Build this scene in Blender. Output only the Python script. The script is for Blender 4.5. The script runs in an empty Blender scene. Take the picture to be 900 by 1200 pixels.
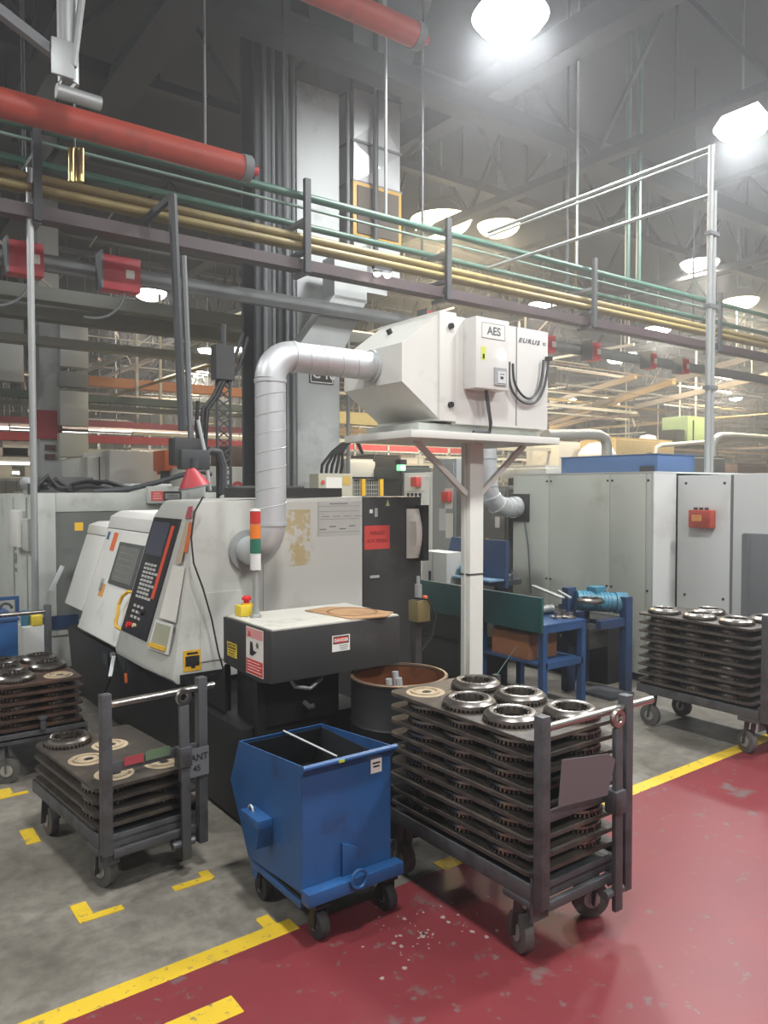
import bpy, bmesh, math, random
from mathutils import Vector, Matrix
random.seed(7)
sc = bpy.context.scene
COL = sc.collection
R = math.radians
# ------------------------------------------------------------------ camera, exposure, world
# world axes: +X runs along the yellow floor line (right-away), +Y left-away; metres
CAM_H, FOC, PITCH, YAW = 2.0, 900.0, R(1.78), R(-36.3)
cd = bpy.data.cameras.new('camera'); cam = bpy.data.objects.new('camera', cd); COL.objects.link(cam)
cam.location = (0, 0, CAM_H); cam.rotation_euler = (R(90) - PITCH, 0, YAW)
cd.sensor_fit = 'AUTO'; cd.sensor_width = 36; cd.lens = 36 * FOC / 1200; cd.clip_end = 300; cd.clip_start = .05
sc.camera = cam
sc.view_settings.view_transform = 'Standard'; sc.view_settings.look = 'None'
sc.view_settings.gamma = 1; sc.view_settings.use_curve_mapping = False
sc.view_settings.exposure = 0.15
w = bpy.data.worlds.new('hall_ambient_fill'); sc.world = w; w.use_nodes = True  # even ambient fill from all sides, added to light the hall
w.node_tree.nodes['Background'].inputs[0].default_value = (1, .985, .96, 1)
w.node_tree.nodes['Background'].inputs[1].default_value = .3
sc.cycles.max_bounces = 6; sc.cycles.diffuse_bounces = 3; sc.cycles.glossy_bounces = 3
sc.cycles.volume_bounces = 0; sc.cycles.transparent_max_bounces = 8
sc.cycles.sample_clamp_indirect = 4; sc.cycles.caustics_reflective = False; sc.cycles.caustics_refractive = False

def ray(u, v):
    d = Vector(((u - 450) / FOC, math.cos(PITCH) + math.sin(PITCH) * (-(v - 600) / FOC), -math.sin(PITCH) + math.cos(PITCH) * (-(v - 600) / FOC)))
    return Matrix.Rotation(YAW, 3, 'Z') @ d
def at(u, v, **k):                      # world point of a photo measurement on the plane x=, y= or z=
    d = ray(u, v); ax, val = next(iter(k.items())); i = 'xyz'.index(ax)
    o = Vector((0, 0, CAM_H)); return o + d * ((val - o[i]) / d[i])

# ------------------------------------------------------------------ helpers
def lin(h):
    c = [int(h[i:i + 2], 16) / 255 for i in (0, 2, 4)]
    return tuple(x / 12.92 if x <= .04045 else ((x + .055) / 1.055) ** 2.4 for x in c) + (1,)
MATS = {}
def mat(name, hx, rough=.5, metal=0., var=.12, scale=6., bump=0., dirt=None, dirt_amt=.5, dirt_scale=3., emit=0, spec=.5, coat=0):
    if name in MATS: return MATS[name]
    m = bpy.data.materials.new(name); m.use_nodes = True; nt = m.node_tree; N = nt.nodes; L = nt.links
    b = N['Principled BSDF']; c = lin(hx)
    b.inputs['Roughness'].default_value = rough; b.inputs['Metallic'].default_value = metal
    b.inputs['Specular IOR Level'].default_value = spec; b.inputs['Coat Weight'].default_value = coat
    tc = N.new('ShaderNodeTexCoord')
    nz = N.new('ShaderNodeTexNoise'); nz.inputs['Scale'].default_value = scale; nz.inputs['Detail'].default_value = 5
    L.new(tc.outputs['Object'], nz.inputs['Vector'])
    mx = N.new('ShaderNodeMix'); mx.data_type = 'RGBA'
    mx.inputs[6].default_value = tuple(x * (1 - var) for x in c[:3]) + (1,)
    mx.inputs[7].default_value = tuple(min(1, x * (1 + var)) for x in c[:3]) + (1,)
    L.new(nz.outputs['Fac'], mx.inputs[0]); out = mx.outputs[2]
    if dirt:
        n2 = N.new('ShaderNodeTexNoise'); n2.inputs['Scale'].default_value = dirt_scale; n2.inputs['Detail'].default_value = 8; n2.inputs['Roughness'].default_value = .65
        L.new(tc.outputs['Object'], n2.inputs['Vector'])
        rp = N.new('ShaderNodeValToRGB'); rp.color_ramp.elements[0].position = .62 - .3 * dirt_amt; rp.color_ramp.elements[1].position = .8 - .2 * dirt_amt
        L.new(n2.outputs['Fac'], rp.inputs[0])
        m2 = N.new('ShaderNodeMix'); m2.data_type = 'RGBA'; L.new(rp.outputs[0], m2.inputs[0]); L.new(out, m2.inputs[6]); m2.inputs[7].default_value = lin(dirt)
        out = m2.outputs[2]
    L.new(out, b.inputs['Base Color'])
    if bump:
        bp = N.new('ShaderNodeBump'); bp.inputs['Strength'].default_value = bump; bp.inputs['Distance'].default_value = .01
        n3 = N.new('ShaderNodeTexNoise'); n3.inputs['Scale'].default_value = scale * 6; n3.inputs['Detail'].default_value = 4
        L.new(tc.outputs['Object'], n3.inputs['Vector']); L.new(n3.outputs['Fac'], bp.inputs['Height']); L.new(bp.outputs[0], b.inputs['Normal'])
    if emit:
        b.inputs['Emission Color'].default_value = c; b.inputs['Emission Strength'].default_value = emit
    MATS[name] = m; return m

class MB:
    def __init__(s): s.v = []; s.f = []
    def add(s, v, f, m=None):
        o = len(s.v); s.v += [tuple(m @ Vector(p)) if m else tuple(p) for p in v]; s.f += [tuple(i + o for i in q) for q in f]; return s
    def box(s, a, b, m=None):
        x0, y0, z0 = a; x1, y1, z1 = b
        return s.add([(x0, y0, z0), (x1, y0, z0), (x1, y1, z0), (x0, y1, z0), (x0, y0, z1), (x1, y0, z1), (x1, y1, z1), (x0, y1, z1)],
                     [(0, 3, 2, 1), (4, 5, 6, 7), (0, 1, 5, 4), (1, 2, 6, 5), (2, 3, 7, 6), (3, 0, 4, 7)], m)
    def cyl(s, p, q, r, r1=None, n=14, cap=True):
        p, q = Vector(p), Vector(q); r1 = r if r1 is None else r1
        d = (q - p).normalized(); a = d.orthogonal().normalized(); b = d.cross(a)
        v = []
        for c, rr in ((p, r), (q, r1)):
            v += [c + (a * math.cos(2 * math.pi * i / n) + b * math.sin(2 * math.pi * i / n)) * rr for i in range(n)]
        f = [(i, (i + 1) % n, n + (i + 1) % n, n + i) for i in range(n)]
        if cap: f += [tuple(range(n - 1, -1, -1)), tuple(range(n, 2 * n))]
        return s.add(v, f)
    def tube(s, pts, r, n=8, cap=True):
        pts = [Vector(p) for p in pts]; v = []; k = len(pts); a = None
        for i, p in enumerate(pts):
            t = (pts[min(i + 1, k - 1)] - pts[max(i - 1, 0)]).normalized()
            if a is None: a = t.orthogonal().normalized()
            a = (a - t * a.dot(t)).normalized(); b = t.cross(a)
            v += [p + (a * math.cos(2 * math.pi * j / n) + b * math.sin(2 * math.pi * j / n)) * r for j in range(n)]
        f = [(i * n + j, i * n + (j + 1) % n, (i + 1) * n + (j + 1) % n, (i + 1) * n + j) for i in range(k - 1) for j in range(n)]
        if cap: f += [tuple(range(n - 1, -1, -1)), tuple(range((k - 1) * n, k * n))]
        return s.add(v, f)
    def lathe(s, prof, c=(0, 0, 0), n=32, m=None, closed=True):
        k = len(prof); v = [(c[0] + r * math.cos(2 * math.pi * i / n), c[1] + r * math.sin(2 * math.pi * i / n), c[2] + z) for i in range(n) for r, z in prof]
        f = [(i * k + j, ((i + 1) % n) * k + j, ((i + 1) % n) * k + (j + 1) % k, i * k + (j + 1) % k) for i in range(n) for j in range(k if closed else k - 1)]
        return s.add(v, f, m)
    def prism(s, poly, ax, lo, hi):
        def P(a, b, t): return {'x': (t, a, b), 'y': (a, t, b), 'z': (a, b, t)}[ax]
        n = len(poly); v = [P(a, b, lo) for a, b in poly] + [P(a, b, hi) for a, b in poly]
        f = [tuple(range(n)), tuple(range(2 * n - 1, n - 1, -1))] + [(i, n + i, n + (i + 1) % n, (i + 1) % n) for i in range(n)]
        return s.add(v, f)
    def bar(s, p, q, w, h, up=(0, 0, 1)):    # rectangular bar from p to q
        p, q = Vector(p), Vector(q); d = (q - p).normalized(); up = Vector(up)
        if abs(d.dot(up)) > .98: up = Vector((0, 1, 0))
        a = d.cross(up).normalized() * w / 2; b = a.cross(d).normalized() * h / 2
        v = [p - a - b, p + a - b, p + a + b, p - a + b, q - a - b, q + a - b, q + a + b, q - a + b]
        return s.add(v, [(0, 3, 2, 1), (4, 5, 6, 7), (0, 1, 5, 4), (1, 2, 6, 5), (2, 3, 7, 6), (3, 0, 4, 7)])

def wloc(o):
    p = Vector()
    while o is not None: p += o.location; o = o.parent
    return p
def obj(name, mb, m, parent=None, bev=0, smooth=35):
    me = bpy.data.meshes.new(name); off = wloc(parent) if parent else Vector()
    me.from_pydata([(v[0] - off.x, v[1] - off.y, v[2] - off.z) for v in mb.v], [], mb.f)
    bm = bmesh.new(); bm.from_mesh(me); bmesh.ops.recalc_face_normals(bm, faces=bm.faces)
    if bev:
        es = [e for e in bm.edges if len(e.link_faces) == 2 and e.calc_face_angle(0) > R(40)]
        bmesh.ops.bevel(bm, geom=es, offset=bev, segments=2, affect='EDGES', profile=.6, clamp_overlap=True)
    bm.to_mesh(me); bm.free()
    if smooth:
        me.shade_smooth(); me.set_sharp_from_angle(angle=R(smooth))
    me.materials.append(m)
    o = bpy.data.objects.new(name, me); COL.objects.link(o)
    if parent: o.parent = parent
    return o
def tag(o, label, cat, group=None, kind=None):
    o['label'] = label
    if cat: o['category'] = cat
    if group: o['group'] = group
    if kind: o['kind'] = kind
    return o
def thing(name, label, cat, loc, group=None):
    o = bpy.data.objects.new(name, None); COL.objects.link(o); o.location = loc; o.empty_display_size = .1
    return tag(o, label, cat, group)
def struct(name, mb, m, parent=None, **k):
    o = obj(name, mb, m, parent, **k)
    if not parent: o['kind'] = 'structure'
    return o
def dup(root, loc, rotz=0, label=None, group=None):
    def cp(o, par):
        c = o.copy(); COL.objects.link(c)
        if par: c.parent = par
        for ch in o.children: cp(ch, c)
        return c
    c = cp(root, None); c.location = loc; c.rotation_euler = (0, 0, rotz)
    if label: c['label'] = label
    if group: c['group'] = group
    return c
class Fr:                                   # a flat frame on a surface: o + u*a + v*b + n*c
    def __init__(s, o, u, v):
        s.o = Vector(o); s.u = Vector(u).normalized(); v = Vector(v); s.v = (v - s.u * v.dot(s.u)).normalized(); s.n = s.u.cross(s.v)
        s.m = Matrix(((s.u.x, s.v.x, s.n.x, s.o.x), (s.u.y, s.v.y, s.n.y, s.o.y), (s.u.z, s.v.z, s.n.z, s.o.z), (0, 0, 0, 1)))
    def box(s, mb, u0, v0, u1, v1, n0, n1): return mb.box((u0, v0, n0), (u1, v1, n1), s.m)
def text(name, body, fr, u, v, h, m, parent, n=.004, align='LEFT', shear=0, ext=.0008, wd=1.0, sp=1.0):
    cu = bpy.data.curves.new(name, 'FONT'); cu.body = body; cu.size = h * 1.38; cu.extrude = ext; cu.align_x = align; cu.shear = shear; cu.resolution_u = 3; cu.space_character = sp; cu.offset = h * .03
    o = bpy.data.objects.new(name, cu); me = bpy.data.meshes.new_from_object(o); bpy.data.objects.remove(o); bpy.data.curves.remove(cu)
    mt = fr.m @ Matrix.Translation((u, v, n)) @ Matrix.Scale(wd, 4, (1, 0, 0)); off = wloc(parent)
    me.transform(Matrix.Translation(-off) @ mt); me.materials.clear(); me.materials.append(m); me.name = name
    t = bpy.data.objects.new(name, me); COL.objects.link(t); t.parent = parent; return t
def sticker(name, fr, u0, v0, u1, v1, m, parent, n0=0, th=.002, label=None):
    b = MB(); fr.box(b, u0, v0, u1, v1, n0, n0 + th); o = obj(name, b, m, parent, smooth=0)
    if label: o['label'] = label
    return o
def prints(fr, rects, m, parent, n0=.002, th=.001, name='print'):
    b = MB()
    for u0, v0, u1, v1 in rects: fr.box(b, u0, v0, u1, v1, n0, n0 + th)
    o = obj(name, b, m, parent, smooth=0); return o
def arc(c, r, a0, a1, ax1, ax2, n=10):
    c, ax1, ax2 = Vector(c), Vector(ax1), Vector(ax2)
    return [c + ax1 * r * math.cos(a0 + (a1 - a0) * i / n) + ax2 * r * math.sin(a0 + (a1 - a0) * i / n) for i in range(n + 1)]
X, Y, Z = Vector((1, 0, 0)), Vector((0, 1, 0)), Vector((0, 0, 1))

# ------------------------------------------------------------------ materials
white = mat('white_paint', 'd2d2ca', .42, 0, .04, 3, dirt='b3b0a4', dirt_amt=.15)
white2 = mat('white_enamel', 'cfcec8', .38, 0, .03)
cream = mat('grey_enamel', 'b4b7b0', .42, 0, .05, 2, dirt='96968c', dirt_amt=.25)
panelg = mat('panel_grey_green', 'bcc0b4', .45, 0, .05, 1.5, dirt='a5a594', dirt_amt=.2, dirt_scale=1.5)
panelw = mat('panel_light_grey', 'c0c2bf', .45, 0, .04, 1.5, dirt='a8a8a2', dirt_amt=.15, dirt_scale=1.2)
lathew = mat('lathe_grey', 'babab2', .42, 0, .04, 2, dirt='9f9c90', dirt_amt=.2)
black = mat('black_paint', '151516', .5, 0, .2, 5, dirt='292724', dirt_amt=.25)
charcoal = mat('charcoal_paint', '2f2f2e', .5, 0, .12, 4, dirt='413f3b', dirt_amt=.25)
rubber = mat('rubber', '2c2b2b', .7, 0, .2, 20)
tyre = mat('grey_tyre', '55524e', .65, 0, .2, 20, dirt='3a3835', dirt_amt=.4)
plastic_blk = mat('black_plastic', '1c1c1f', .4)
steel = mat('bright_steel', 'b4b0a8', .28, 1, .15, 25)
ringm = mat('ring_steel', '8f8a84', .3, 1, .2, 18, dirt='3c342c', dirt_amt=.3, dirt_scale=9)
ringd = mat('oily_ring_steel', '8d867e', .3, 1, .25, 18, dirt='3a322c', dirt_amt=.3, dirt_scale=9)
traym = mat('oily_tray_steel', '4a443e', .5, .35, .25, 6, bump=.25, dirt='6e6152', dirt_amt=.4, dirt_scale=5)
trayb = mat('rusty_tray_steel', '45342b', .5, .3, .25, 6, bump=.25, dirt='6b4a37', dirt_amt=.4, dirt_scale=5)
padm = mat('cream_pad', 'a6957a', .7, 0, .2, 10, dirt='6a5a48', dirt_amt=.4)
cartm = mat('worn_cart_steel', '57585a', .48, .45, .25, 5, bump=.2, dirt='3a3632', dirt_amt=.45, dirt_scale=6)
galv = mat('galvanised', 'c6c9c9', .45, .55, .06, 4)
galvd = mat('galvanised_dull', 'a3a6a4', .5, .6, .1, 4)
blue = mat('blue_paint', '255080', .38, 0, .12, 3, dirt='23395e', dirt_amt=.3, dirt_scale=4)
blue2 = mat('bench_blue', '28476f', .42, 0, .15, 4, dirt='2a3a58', dirt_amt=.35)
teal = mat('teal_motor', '3f7c92', .45, 0, .15, 6, dirt='3b4d58', dirt_amt=.4)
green = mat('conveyor_green', '1f4a4a', .45, 0, .15, 3, dirt='2c3636', dirt_amt=.3)
red = mat('signal_red', 'b0343a', .45, 0, .1, 4)
redpale = mat('red_enamel', 'a5402f', .5, 0, .12, 3, dirt='76382f', dirt_amt=.3)
orange = mat('orange_enamel', 'd5652f', .5, 0, .08)
yellow = mat('yellow_enamel', 'd8a92a', .5, 0, .08)
yelst = mat('yellow_sticker', 'dcc13a', .5, 0, .05)
paper = mat('white_paper', 'd9d6cc', .6, 0, .04)
ink = mat('black_ink', '1b1a1a', .6)
greyink = mat('grey_ink', '7b7a76', .6)
redst = mat('red_sticker', 'c8463f', .5, 0, .05)
pinkst = mat('pink_sticker', 'd6938f', .5, 0, .05)
wood = mat('crate_wood', '8a5a3a', .65, 0, .2, 9, bump=.2)
card = mat('cardboard', 'a98560', .75, 0, .15, 8, dirt='7c5a3a', dirt_amt=.4)
copper = mat('oily_copper', '8a5536', .45, .4, .3, 6, dirt='4a3024', dirt_amt=.4)
gpipe = mat('pipe_green', '35594a', .45, 0, .15, 3, dirt='4d6156', dirt_amt=.3)
ypipe = mat('pipe_ochre', '877849', .5, 0, .15, 3, dirt='6a6044', dirt_amt=.4)
bpipe = mat('pipe_brown', '46383a', .5, 0, .15, 3)
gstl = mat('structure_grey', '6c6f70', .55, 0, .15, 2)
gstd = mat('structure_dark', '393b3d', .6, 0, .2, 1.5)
gstl2 = mat('structure_light', 'a3a59c', .55, 0, .1, 2)
concol = mat('column_grey', 'a6aaa8', .55, 0, .1, 1.2, dirt='868a88', dirt_amt=.3, dirt_scale=2)
glassd = mat('dark_window', '2c2f2f', .12, 0, .2, 4)
screen = mat('screen', '2a2f42', .15, 0, .05)
estop = mat('estop_red', 'd02a2a', .35)
plas = mat('clear_pouch', 'cfccc2', .3, 0, .15, 12, bump=.3)

# ------------------------------------------------------------------ setting: floor
def floor_mat():
    m = bpy.data.materials.new('concrete_floor'); m.use_nodes = True; nt = m.node_tree; N = nt.nodes; L = nt.links; b = N['Principled BSDF']
    tc = N.new('ShaderNodeTexCoord')
    def noise(s, d=6, r=.6):
        n = N.new('ShaderNodeTexNoise'); n.inputs['Scale'].default_value = s; n.inputs['Detail'].default_value = d; n.inputs['Roughness'].default_value = r
        L.new(tc.outputs['Object'], n.inputs['Vector']); return n.outputs['Fac']
    def ramp(f, *st):
        r = N.new('ShaderNodeValToRGB'); e = r.color_ramp.elements
        while len(e) < len(st): e.new(.5)
        for q, (p, c) in zip(e, st): q.position = p; q.color = c if isinstance(c, tuple) else lin(c)
        L.new(f, r.inputs[0]); return r.outputs[0]
    base = ramp(noise(1.1), (.3, '5a554c'), (.5, '777268'), (.7, '8b867a'))
    fine = ramp(noise(14), (.35, (.75, .75, .75, 1)), (.65, (1.1, 1.1, 1.1, 1)))
    mx = N.new('ShaderNodeMix'); mx.data_type = 'RGBA'; mx.blend_type = 'MULTIPLY'; mx.inputs[0].default_value = 1; L.new(base, mx.inputs[6]); L.new(fine, mx.inputs[7])
    st = ramp(noise(2.3, 8, .7), (.56, (0, 0, 0, 1)), (.72, (1, 1, 1, 1)))
    m2 = N.new('ShaderNodeMix'); m2.data_type = 'RGBA'; L.new(st, m2.inputs[0]); L.new(mx.outputs[2], m2.inputs[6]); m2.inputs[7].default_value = lin('5a554d')
    L.new(m2.outputs[2], b.inputs['Base Color'])
    L.new(ramp(noise(3), (.3, (.35, .35, .35, 1)), (.7, (.6, .6, .6, 1))), b.inputs['Roughness'])
    return m
def paint_mat(name, hx, hx2, under, wear, scale=9., rough=.4):
    m = bpy.data.materials.new(name); m.use_nodes = True; nt = m.node_tree; N = nt.nodes; L = nt.links; b = N['Principled BSDF']
    tc = N.new('ShaderNodeTexCoord')
    def noise(s, d=8, r=.65):
        n = N.new('ShaderNodeTexNoise'); n.inputs['Scale'].default_value = s; n.inputs['Detail'].default_value = d; n.inputs['Roughness'].default_value = r
        L.new(tc.outputs['Object'], n.inputs['Vector']); return n.outputs['Fac']
    mx = N.new('ShaderNodeMix'); mx.data_type = 'RGBA'; L.new(noise(1.6), mx.inputs[0]); mx.inputs[6].default_value = lin(hx); mx.inputs[7].default_value = lin(hx2)
    out = mx.outputs[2]
    for s, p in ((scale, wear), (scale * .22, wear + .02)):
        r = N.new('ShaderNodeValToRGB'); r.color_ramp.elements[0].position = p; r.color_ramp.elements[1].position = p + .06
        L.new(noise(s), r.inputs[0]); m2 = N.new('ShaderNodeMix'); m2.data_type = 'RGBA'; L.new(r.outputs[0], m2.inputs[0]); L.new(out, m2.inputs[6]); m2.inputs[7].default_value = lin(under); out = m2.outputs[2]
    L.new(out, b.inputs['Base Color']); b.inputs['Roughness'].default_value = rough
    return m
FL = struct('floor', MB().box((-12, -12, -.2), (75, 75, 0)), floor_mat(), smooth=0)
redfloor = paint_mat('red_floor_paint', '7c3135', '65292d', '675452', .6, 11, .42)
yelfloor = paint_mat('yellow_floor_paint', 'd2b22c', 'bd9c2a', '8a7a4a', .585, 26, .5)
ly = lambda x: 2.965 + .0135 * x
struct('painted_walkway', MB().prism([(-12, -12), (75, -12), (75, ly(75) + .02), (-12, ly(-12) + .02)], 'z', 0, .002), redfloor, FL, smooth=0)
struct('floor_marking', MB().prism([(-12, ly(-12)), (1.72, ly(1.72)), (1.72, ly(1.72) + .098), (-12, ly(-12) + .098)], 'z', 0, .003), yelfloor, FL, smooth=0)
struct('floor_marking', MB().prism([(2.6, ly(2.6)), (75, ly(75)), (75, ly(75) + .098), (2.6, ly(2.6) + .098)], 'z', 0, .003), yelfloor, FL, smooth=0)
for poly in ([(.62, 2.63), (1.27, 2.63), (1.27, 2.745), (.62, 2.745)],
             [(.925, 3.62), (1.13, 3.62), (1.13, 3.668), (1.0, 3.668), (1.0, 3.8), (.925, 3.8)],
             [(1.385, 3.634), (1.6, 3.634), (1.6, 3.74), (1.545, 3.74), (1.545, 3.685), (1.385, 3.685)],
             [(.9, 4.605), (.975, 4.605), (.975, 4.82), (.9, 4.82)],
             [(.82, 5.39), (1.07, 5.39), (1.07, 5.44), (.985, 5.44), (.985, 5.56), (.82, 5.56)],
             [(1.59, 3.054), (1.655, 3.054), (1.655, 3.175), (1.59, 3.175)]):
    struct('floor_marking', MB().prism(poly, 'z', 0, .0035), yelfloor, FL, smooth=0)
# worn bare concrete with splashes where the trucks are parked on the red paint
b = MB()
for i in range(60):
    a, d = random.random() * 6.28, random.gauss(0, .28)
    x, y, r = 2.15 + d * math.cos(a), 2.62 + d * math.sin(a) * .6, random.choice((.003, .004, .005, .007, .012))
    if y < 2.95: b.prism([(x + r * math.cos(k) * random.uniform(.6, 1.3), y + r * math.sin(k) * random.uniform(.6, 1.3)) for k in (0, 1, 2, 3, 4, 5)], 'z', .002, .0032)
tag(obj('paint_chips', b, mat('chip_white', '937f7a', .7), smooth=0), 'pale chips and splashes scattered on the red floor beside the blue hopper', 'chips', kind='stuff')

# ------------------------------------------------------------------ setting: ceiling, walls, columns, trusses
struct('ceiling', MB().box((-12, -12, 10.4), (75, 75, 10.6)), mat('ceiling_dark', '303335', .8, 0, .2, .5), smooth=0)
wallm = mat('wall_cladding', 'a6a8a2', .6, 0, .08, .5)
b = MB().box((-12, 62, 0), (75, 62.3, 10.4))
for i in range(120): b.box((-12 + i * .72, 61.9, 0), (-12 + i * .72 + .3, 62, 10.4))
struct('wall_back', b, wallm, smooth=0)
b = MB().box((72, -12, 0), (72.3, 62, 10.4))
for i in range(100): b.box((71.9, -12 + i * .74, 0), (72, -12 + i * .74 + .3, 10.4))
struct('wall_right', b, wallm, smooth=0)
def truss(ax, pos, lo, hi, zb, zt, m, step=1.6, name='roof_truss'):
    P = (lambda t, z, o=0: (t, pos + o, z)) if ax == 'x' else (lambda t, z, o=0: (pos + o, t, z))
    e = bpy.data.objects.new(name, None); COL.objects.link(e); e['kind'] = 'structure'
    e.location = P((lo + hi) / 2, zb)
    obj('chord', MB().bar(P(lo, zb), P(hi, zb), .2, .16), m, e, smooth=0)
    obj('chord', MB().bar(P(lo, zt), P(hi, zt), .2, .16), m, e, smooth=0)
    b = MB(); n = int((hi - lo) / step)
    for i in range(n):
        t0, t1 = lo + i * step, lo + (i + 1) * step; up = i % 2 == 0
        b.bar(P(t0, zb if up else zt), P(t1, zt if up else zb), .07, .07)
        if i % 2 == 0: b.bar(P(t1, zb), P(t1, zt), .05, .05)
    o = obj('web', b, m, e, smooth=0); o['kind'] = 'stuff'
    return e
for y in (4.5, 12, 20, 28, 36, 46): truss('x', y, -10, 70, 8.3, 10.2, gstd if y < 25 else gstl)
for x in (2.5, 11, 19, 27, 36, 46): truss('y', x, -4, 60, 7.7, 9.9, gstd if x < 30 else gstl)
# solid roof girders near the camera
struct('roof_girder', MB().box((3.4, -4, 7.75), (3.9, 60, 7.83)).box((3.62, -4, 7.83), (3.68, 60, 8.3)), gstd, smooth=0)
struct('roof_girder', MB().box((9.6, -4, 8.9), (10.0, 60, 8.98)).box((9.77, -4, 8.98), (9.83, 60, 9.5)), gstd, smooth=0)
struct('roof_girder', MB().box((-10, 9.0, 7.9), (70, 9.35, 7.98)).box((-10, 9.15, 7.98), (70, 9.21, 8.3)), gstd, smooth=0)

# ------------------------------------------------------------------ high-bay lamps (each lamp carries its own light)
def emit(name, col, st):
    m = bpy.data.materials.new(name); m.use_nodes = True; b = m.node_tree.nodes['Principled BSDF']
    b.inputs['Base Color'].default_value = (.8, .8, .8, 1); b.inputs['Emission Color'].default_value = col; b.inputs['Emission Strength'].default_value = st; return m
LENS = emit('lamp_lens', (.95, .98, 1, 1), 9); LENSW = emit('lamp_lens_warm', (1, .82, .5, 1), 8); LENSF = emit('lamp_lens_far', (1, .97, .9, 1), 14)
housing = mat('lamp_housing', '8b8e90', .4, .6)
def lamp(x, y, z, r, label, lens, power=0, col=(.97, .985, 1), real=True):
    t = thing('high_bay_lamp', label, 'lamp', (x, y, z), 'high-bay lamps under the roof')
    obj('reflector', MB().lathe([(r, 0), (r * 1.02, .0), (r * .45, .38), (.07, .42), (.07, .4), (r * .42, .36)], (x, y, z), 24), lens if r < .5 and power else housing, t)  # near reflectors glow too, enlarging the lamp's bright ball in place of glare
    obj('lens', MB().lathe([(.001, -r * .55)] + [(r * .97 * math.sin(R(a)), -r * .55 * math.cos(R(a)) ) for a in range(15, 91, 15)] + [(.001, .0)], (x, y, z + .02), 24), lens, t)
    obj('hanger', MB().cyl((x, y, z + .4), (x, y, 10.4), .02, n=6), gstl, t)
    if power:
        l = bpy.data.lights.new('lamp_light', 'AREA'); l.shape = 'DISK'; l.size = 2 * r; l.energy = power; l.color = col
        o = bpy.data.objects.new('lamp_light', l); COL.objects.link(o); o.parent = t; o.location = (0, 0, -r * .55 - .03)
    return t
LP = 420
near_lamps = [(598, 20, 'large white high-bay lamp glaring above the mist collector', .48), (870, 148, 'bright white high-bay lamp glaring high at the upper right', .44)]
for u, v, lb, r in near_lamps:
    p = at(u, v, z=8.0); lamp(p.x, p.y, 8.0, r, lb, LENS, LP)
p = at(540, 262, z=8.0)
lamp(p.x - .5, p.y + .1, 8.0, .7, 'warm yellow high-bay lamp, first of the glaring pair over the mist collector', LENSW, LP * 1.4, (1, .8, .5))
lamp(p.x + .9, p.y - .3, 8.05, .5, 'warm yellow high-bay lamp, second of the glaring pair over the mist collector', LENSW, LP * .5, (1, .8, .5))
for i, (x, y) in enumerate([(-3.5, 11.0), (1.2, 1.0), (7.2, 1.0), (13, 1.0), (-5, 4), (1.2, -5), (7.2, -5)]):   # unseen lamps added to light the hall, carrying on the grid
    lamp(x, y, 8.0, .46, ['unseen added lamp far to the side of the grey machining centre', 'unseen added lamp above the photographer', 'unseen added lamp above the red walkway', 'unseen added lamp above the far end of the red walkway',
         'unseen added lamp beyond the left truck', 'unseen added lamp behind the photographer', 'unseen added lamp behind the red walkway'][i], LENS, LP)
for u, v, lb, wm in [(176, 343, 'small white lamp glowing under the grey duct above the left machines', 0), (243, 410, 'small white lamp glowing behind the dark cable post', 0), (637, 357, 'white lamp glowing just above the mist collector cabinet', 0),
                 (771, 385, 'small white lamp below the ochre pipes near the tall steel posts', 0), (868, 352, 'warm lamp glare to the right of the tall steel posts', 1), (722, 421, 'small white lamp below the red boxes on the right', 0),
                 (820, 308, 'small white lamp beside the top of the tall steel posts', 0), (684, 457, 'far white lamp above the blue box', 0), (855, 440, 'far white lamp right of the tall steel posts', 0), (668, 468, 'faint far lamp above the white tank', 0),
                 (925, 347, 'warm lamp at the right edge beside the warm glare', 1), (279, 409, 'tiny far lamp beside the duct elbow', 0), (735, 415, 'tiny far lamp under the ochre pipes', 0), (862, 466, 'far lamp low beside the green cabinet', 0)]:
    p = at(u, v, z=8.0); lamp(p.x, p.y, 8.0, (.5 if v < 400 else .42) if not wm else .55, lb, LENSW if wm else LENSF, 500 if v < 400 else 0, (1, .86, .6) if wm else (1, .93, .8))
for i, (x, y) in enumerate([(20, 24), (30, 30), (16, 38), (38, 22), (28, 46)]):
    lamp(x, y, 8.0, .5, f'added far fill lamp in the back bays, {["first","second","third","fourth","fifth"][i]} row from the front', LENSF, 1100, (1, .9, .74))  # made-up fill lamps that brighten the far bays

# ------------------------------------------------------------------ columns and ducts behind the lathe
e = thing('steel_column', 'grey boxed building column behind the lathe with black number plate', 'column', (6.1, 10.2, 0)); e['kind'] = 'structure'; del e['category']
obj('casing', MB().box((5.75, 10, 0), (6.5, 10.5, 8.0)), concol, e, bev=.02)
[obj('flange', MB().box(p, q), gstd, e, smooth=0) for p, q in (((5.12, 10.1, 0), (5.72, 10.16, 10.3)), ((5.12, 10.5, 0), (5.72, 10.56, 10.3)), ((5.4, 10.16, 0), (5.44, 10.5, 10.3)))]
for x in (5.2, 5.33, 5.55, 5.66, 6.62): obj('riser_pipe', MB().cyl((x, 9.95, 1.2), (x, 9.95, 8.4), .03, n=8), gstl, e)
fr = Fr((5.95, 9.995, 3.58), X, Z)
pl = sticker('number_plate', fr, 0, 0, .42, .3, ink, e, 0, .02)
f2 = Fr((5.95, 9.975, 3.58), X, Z); text('lettering', 'C 18', f2, .04, .08, .15, white2, pl, .001)
prints(f2, [(.01, .01, .41, .025), (.01, .275, .41, .29), (.01, .01, .025, .29), (.395, .01, .41, .29)], white2, pl, .0, .002, 'border')
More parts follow.
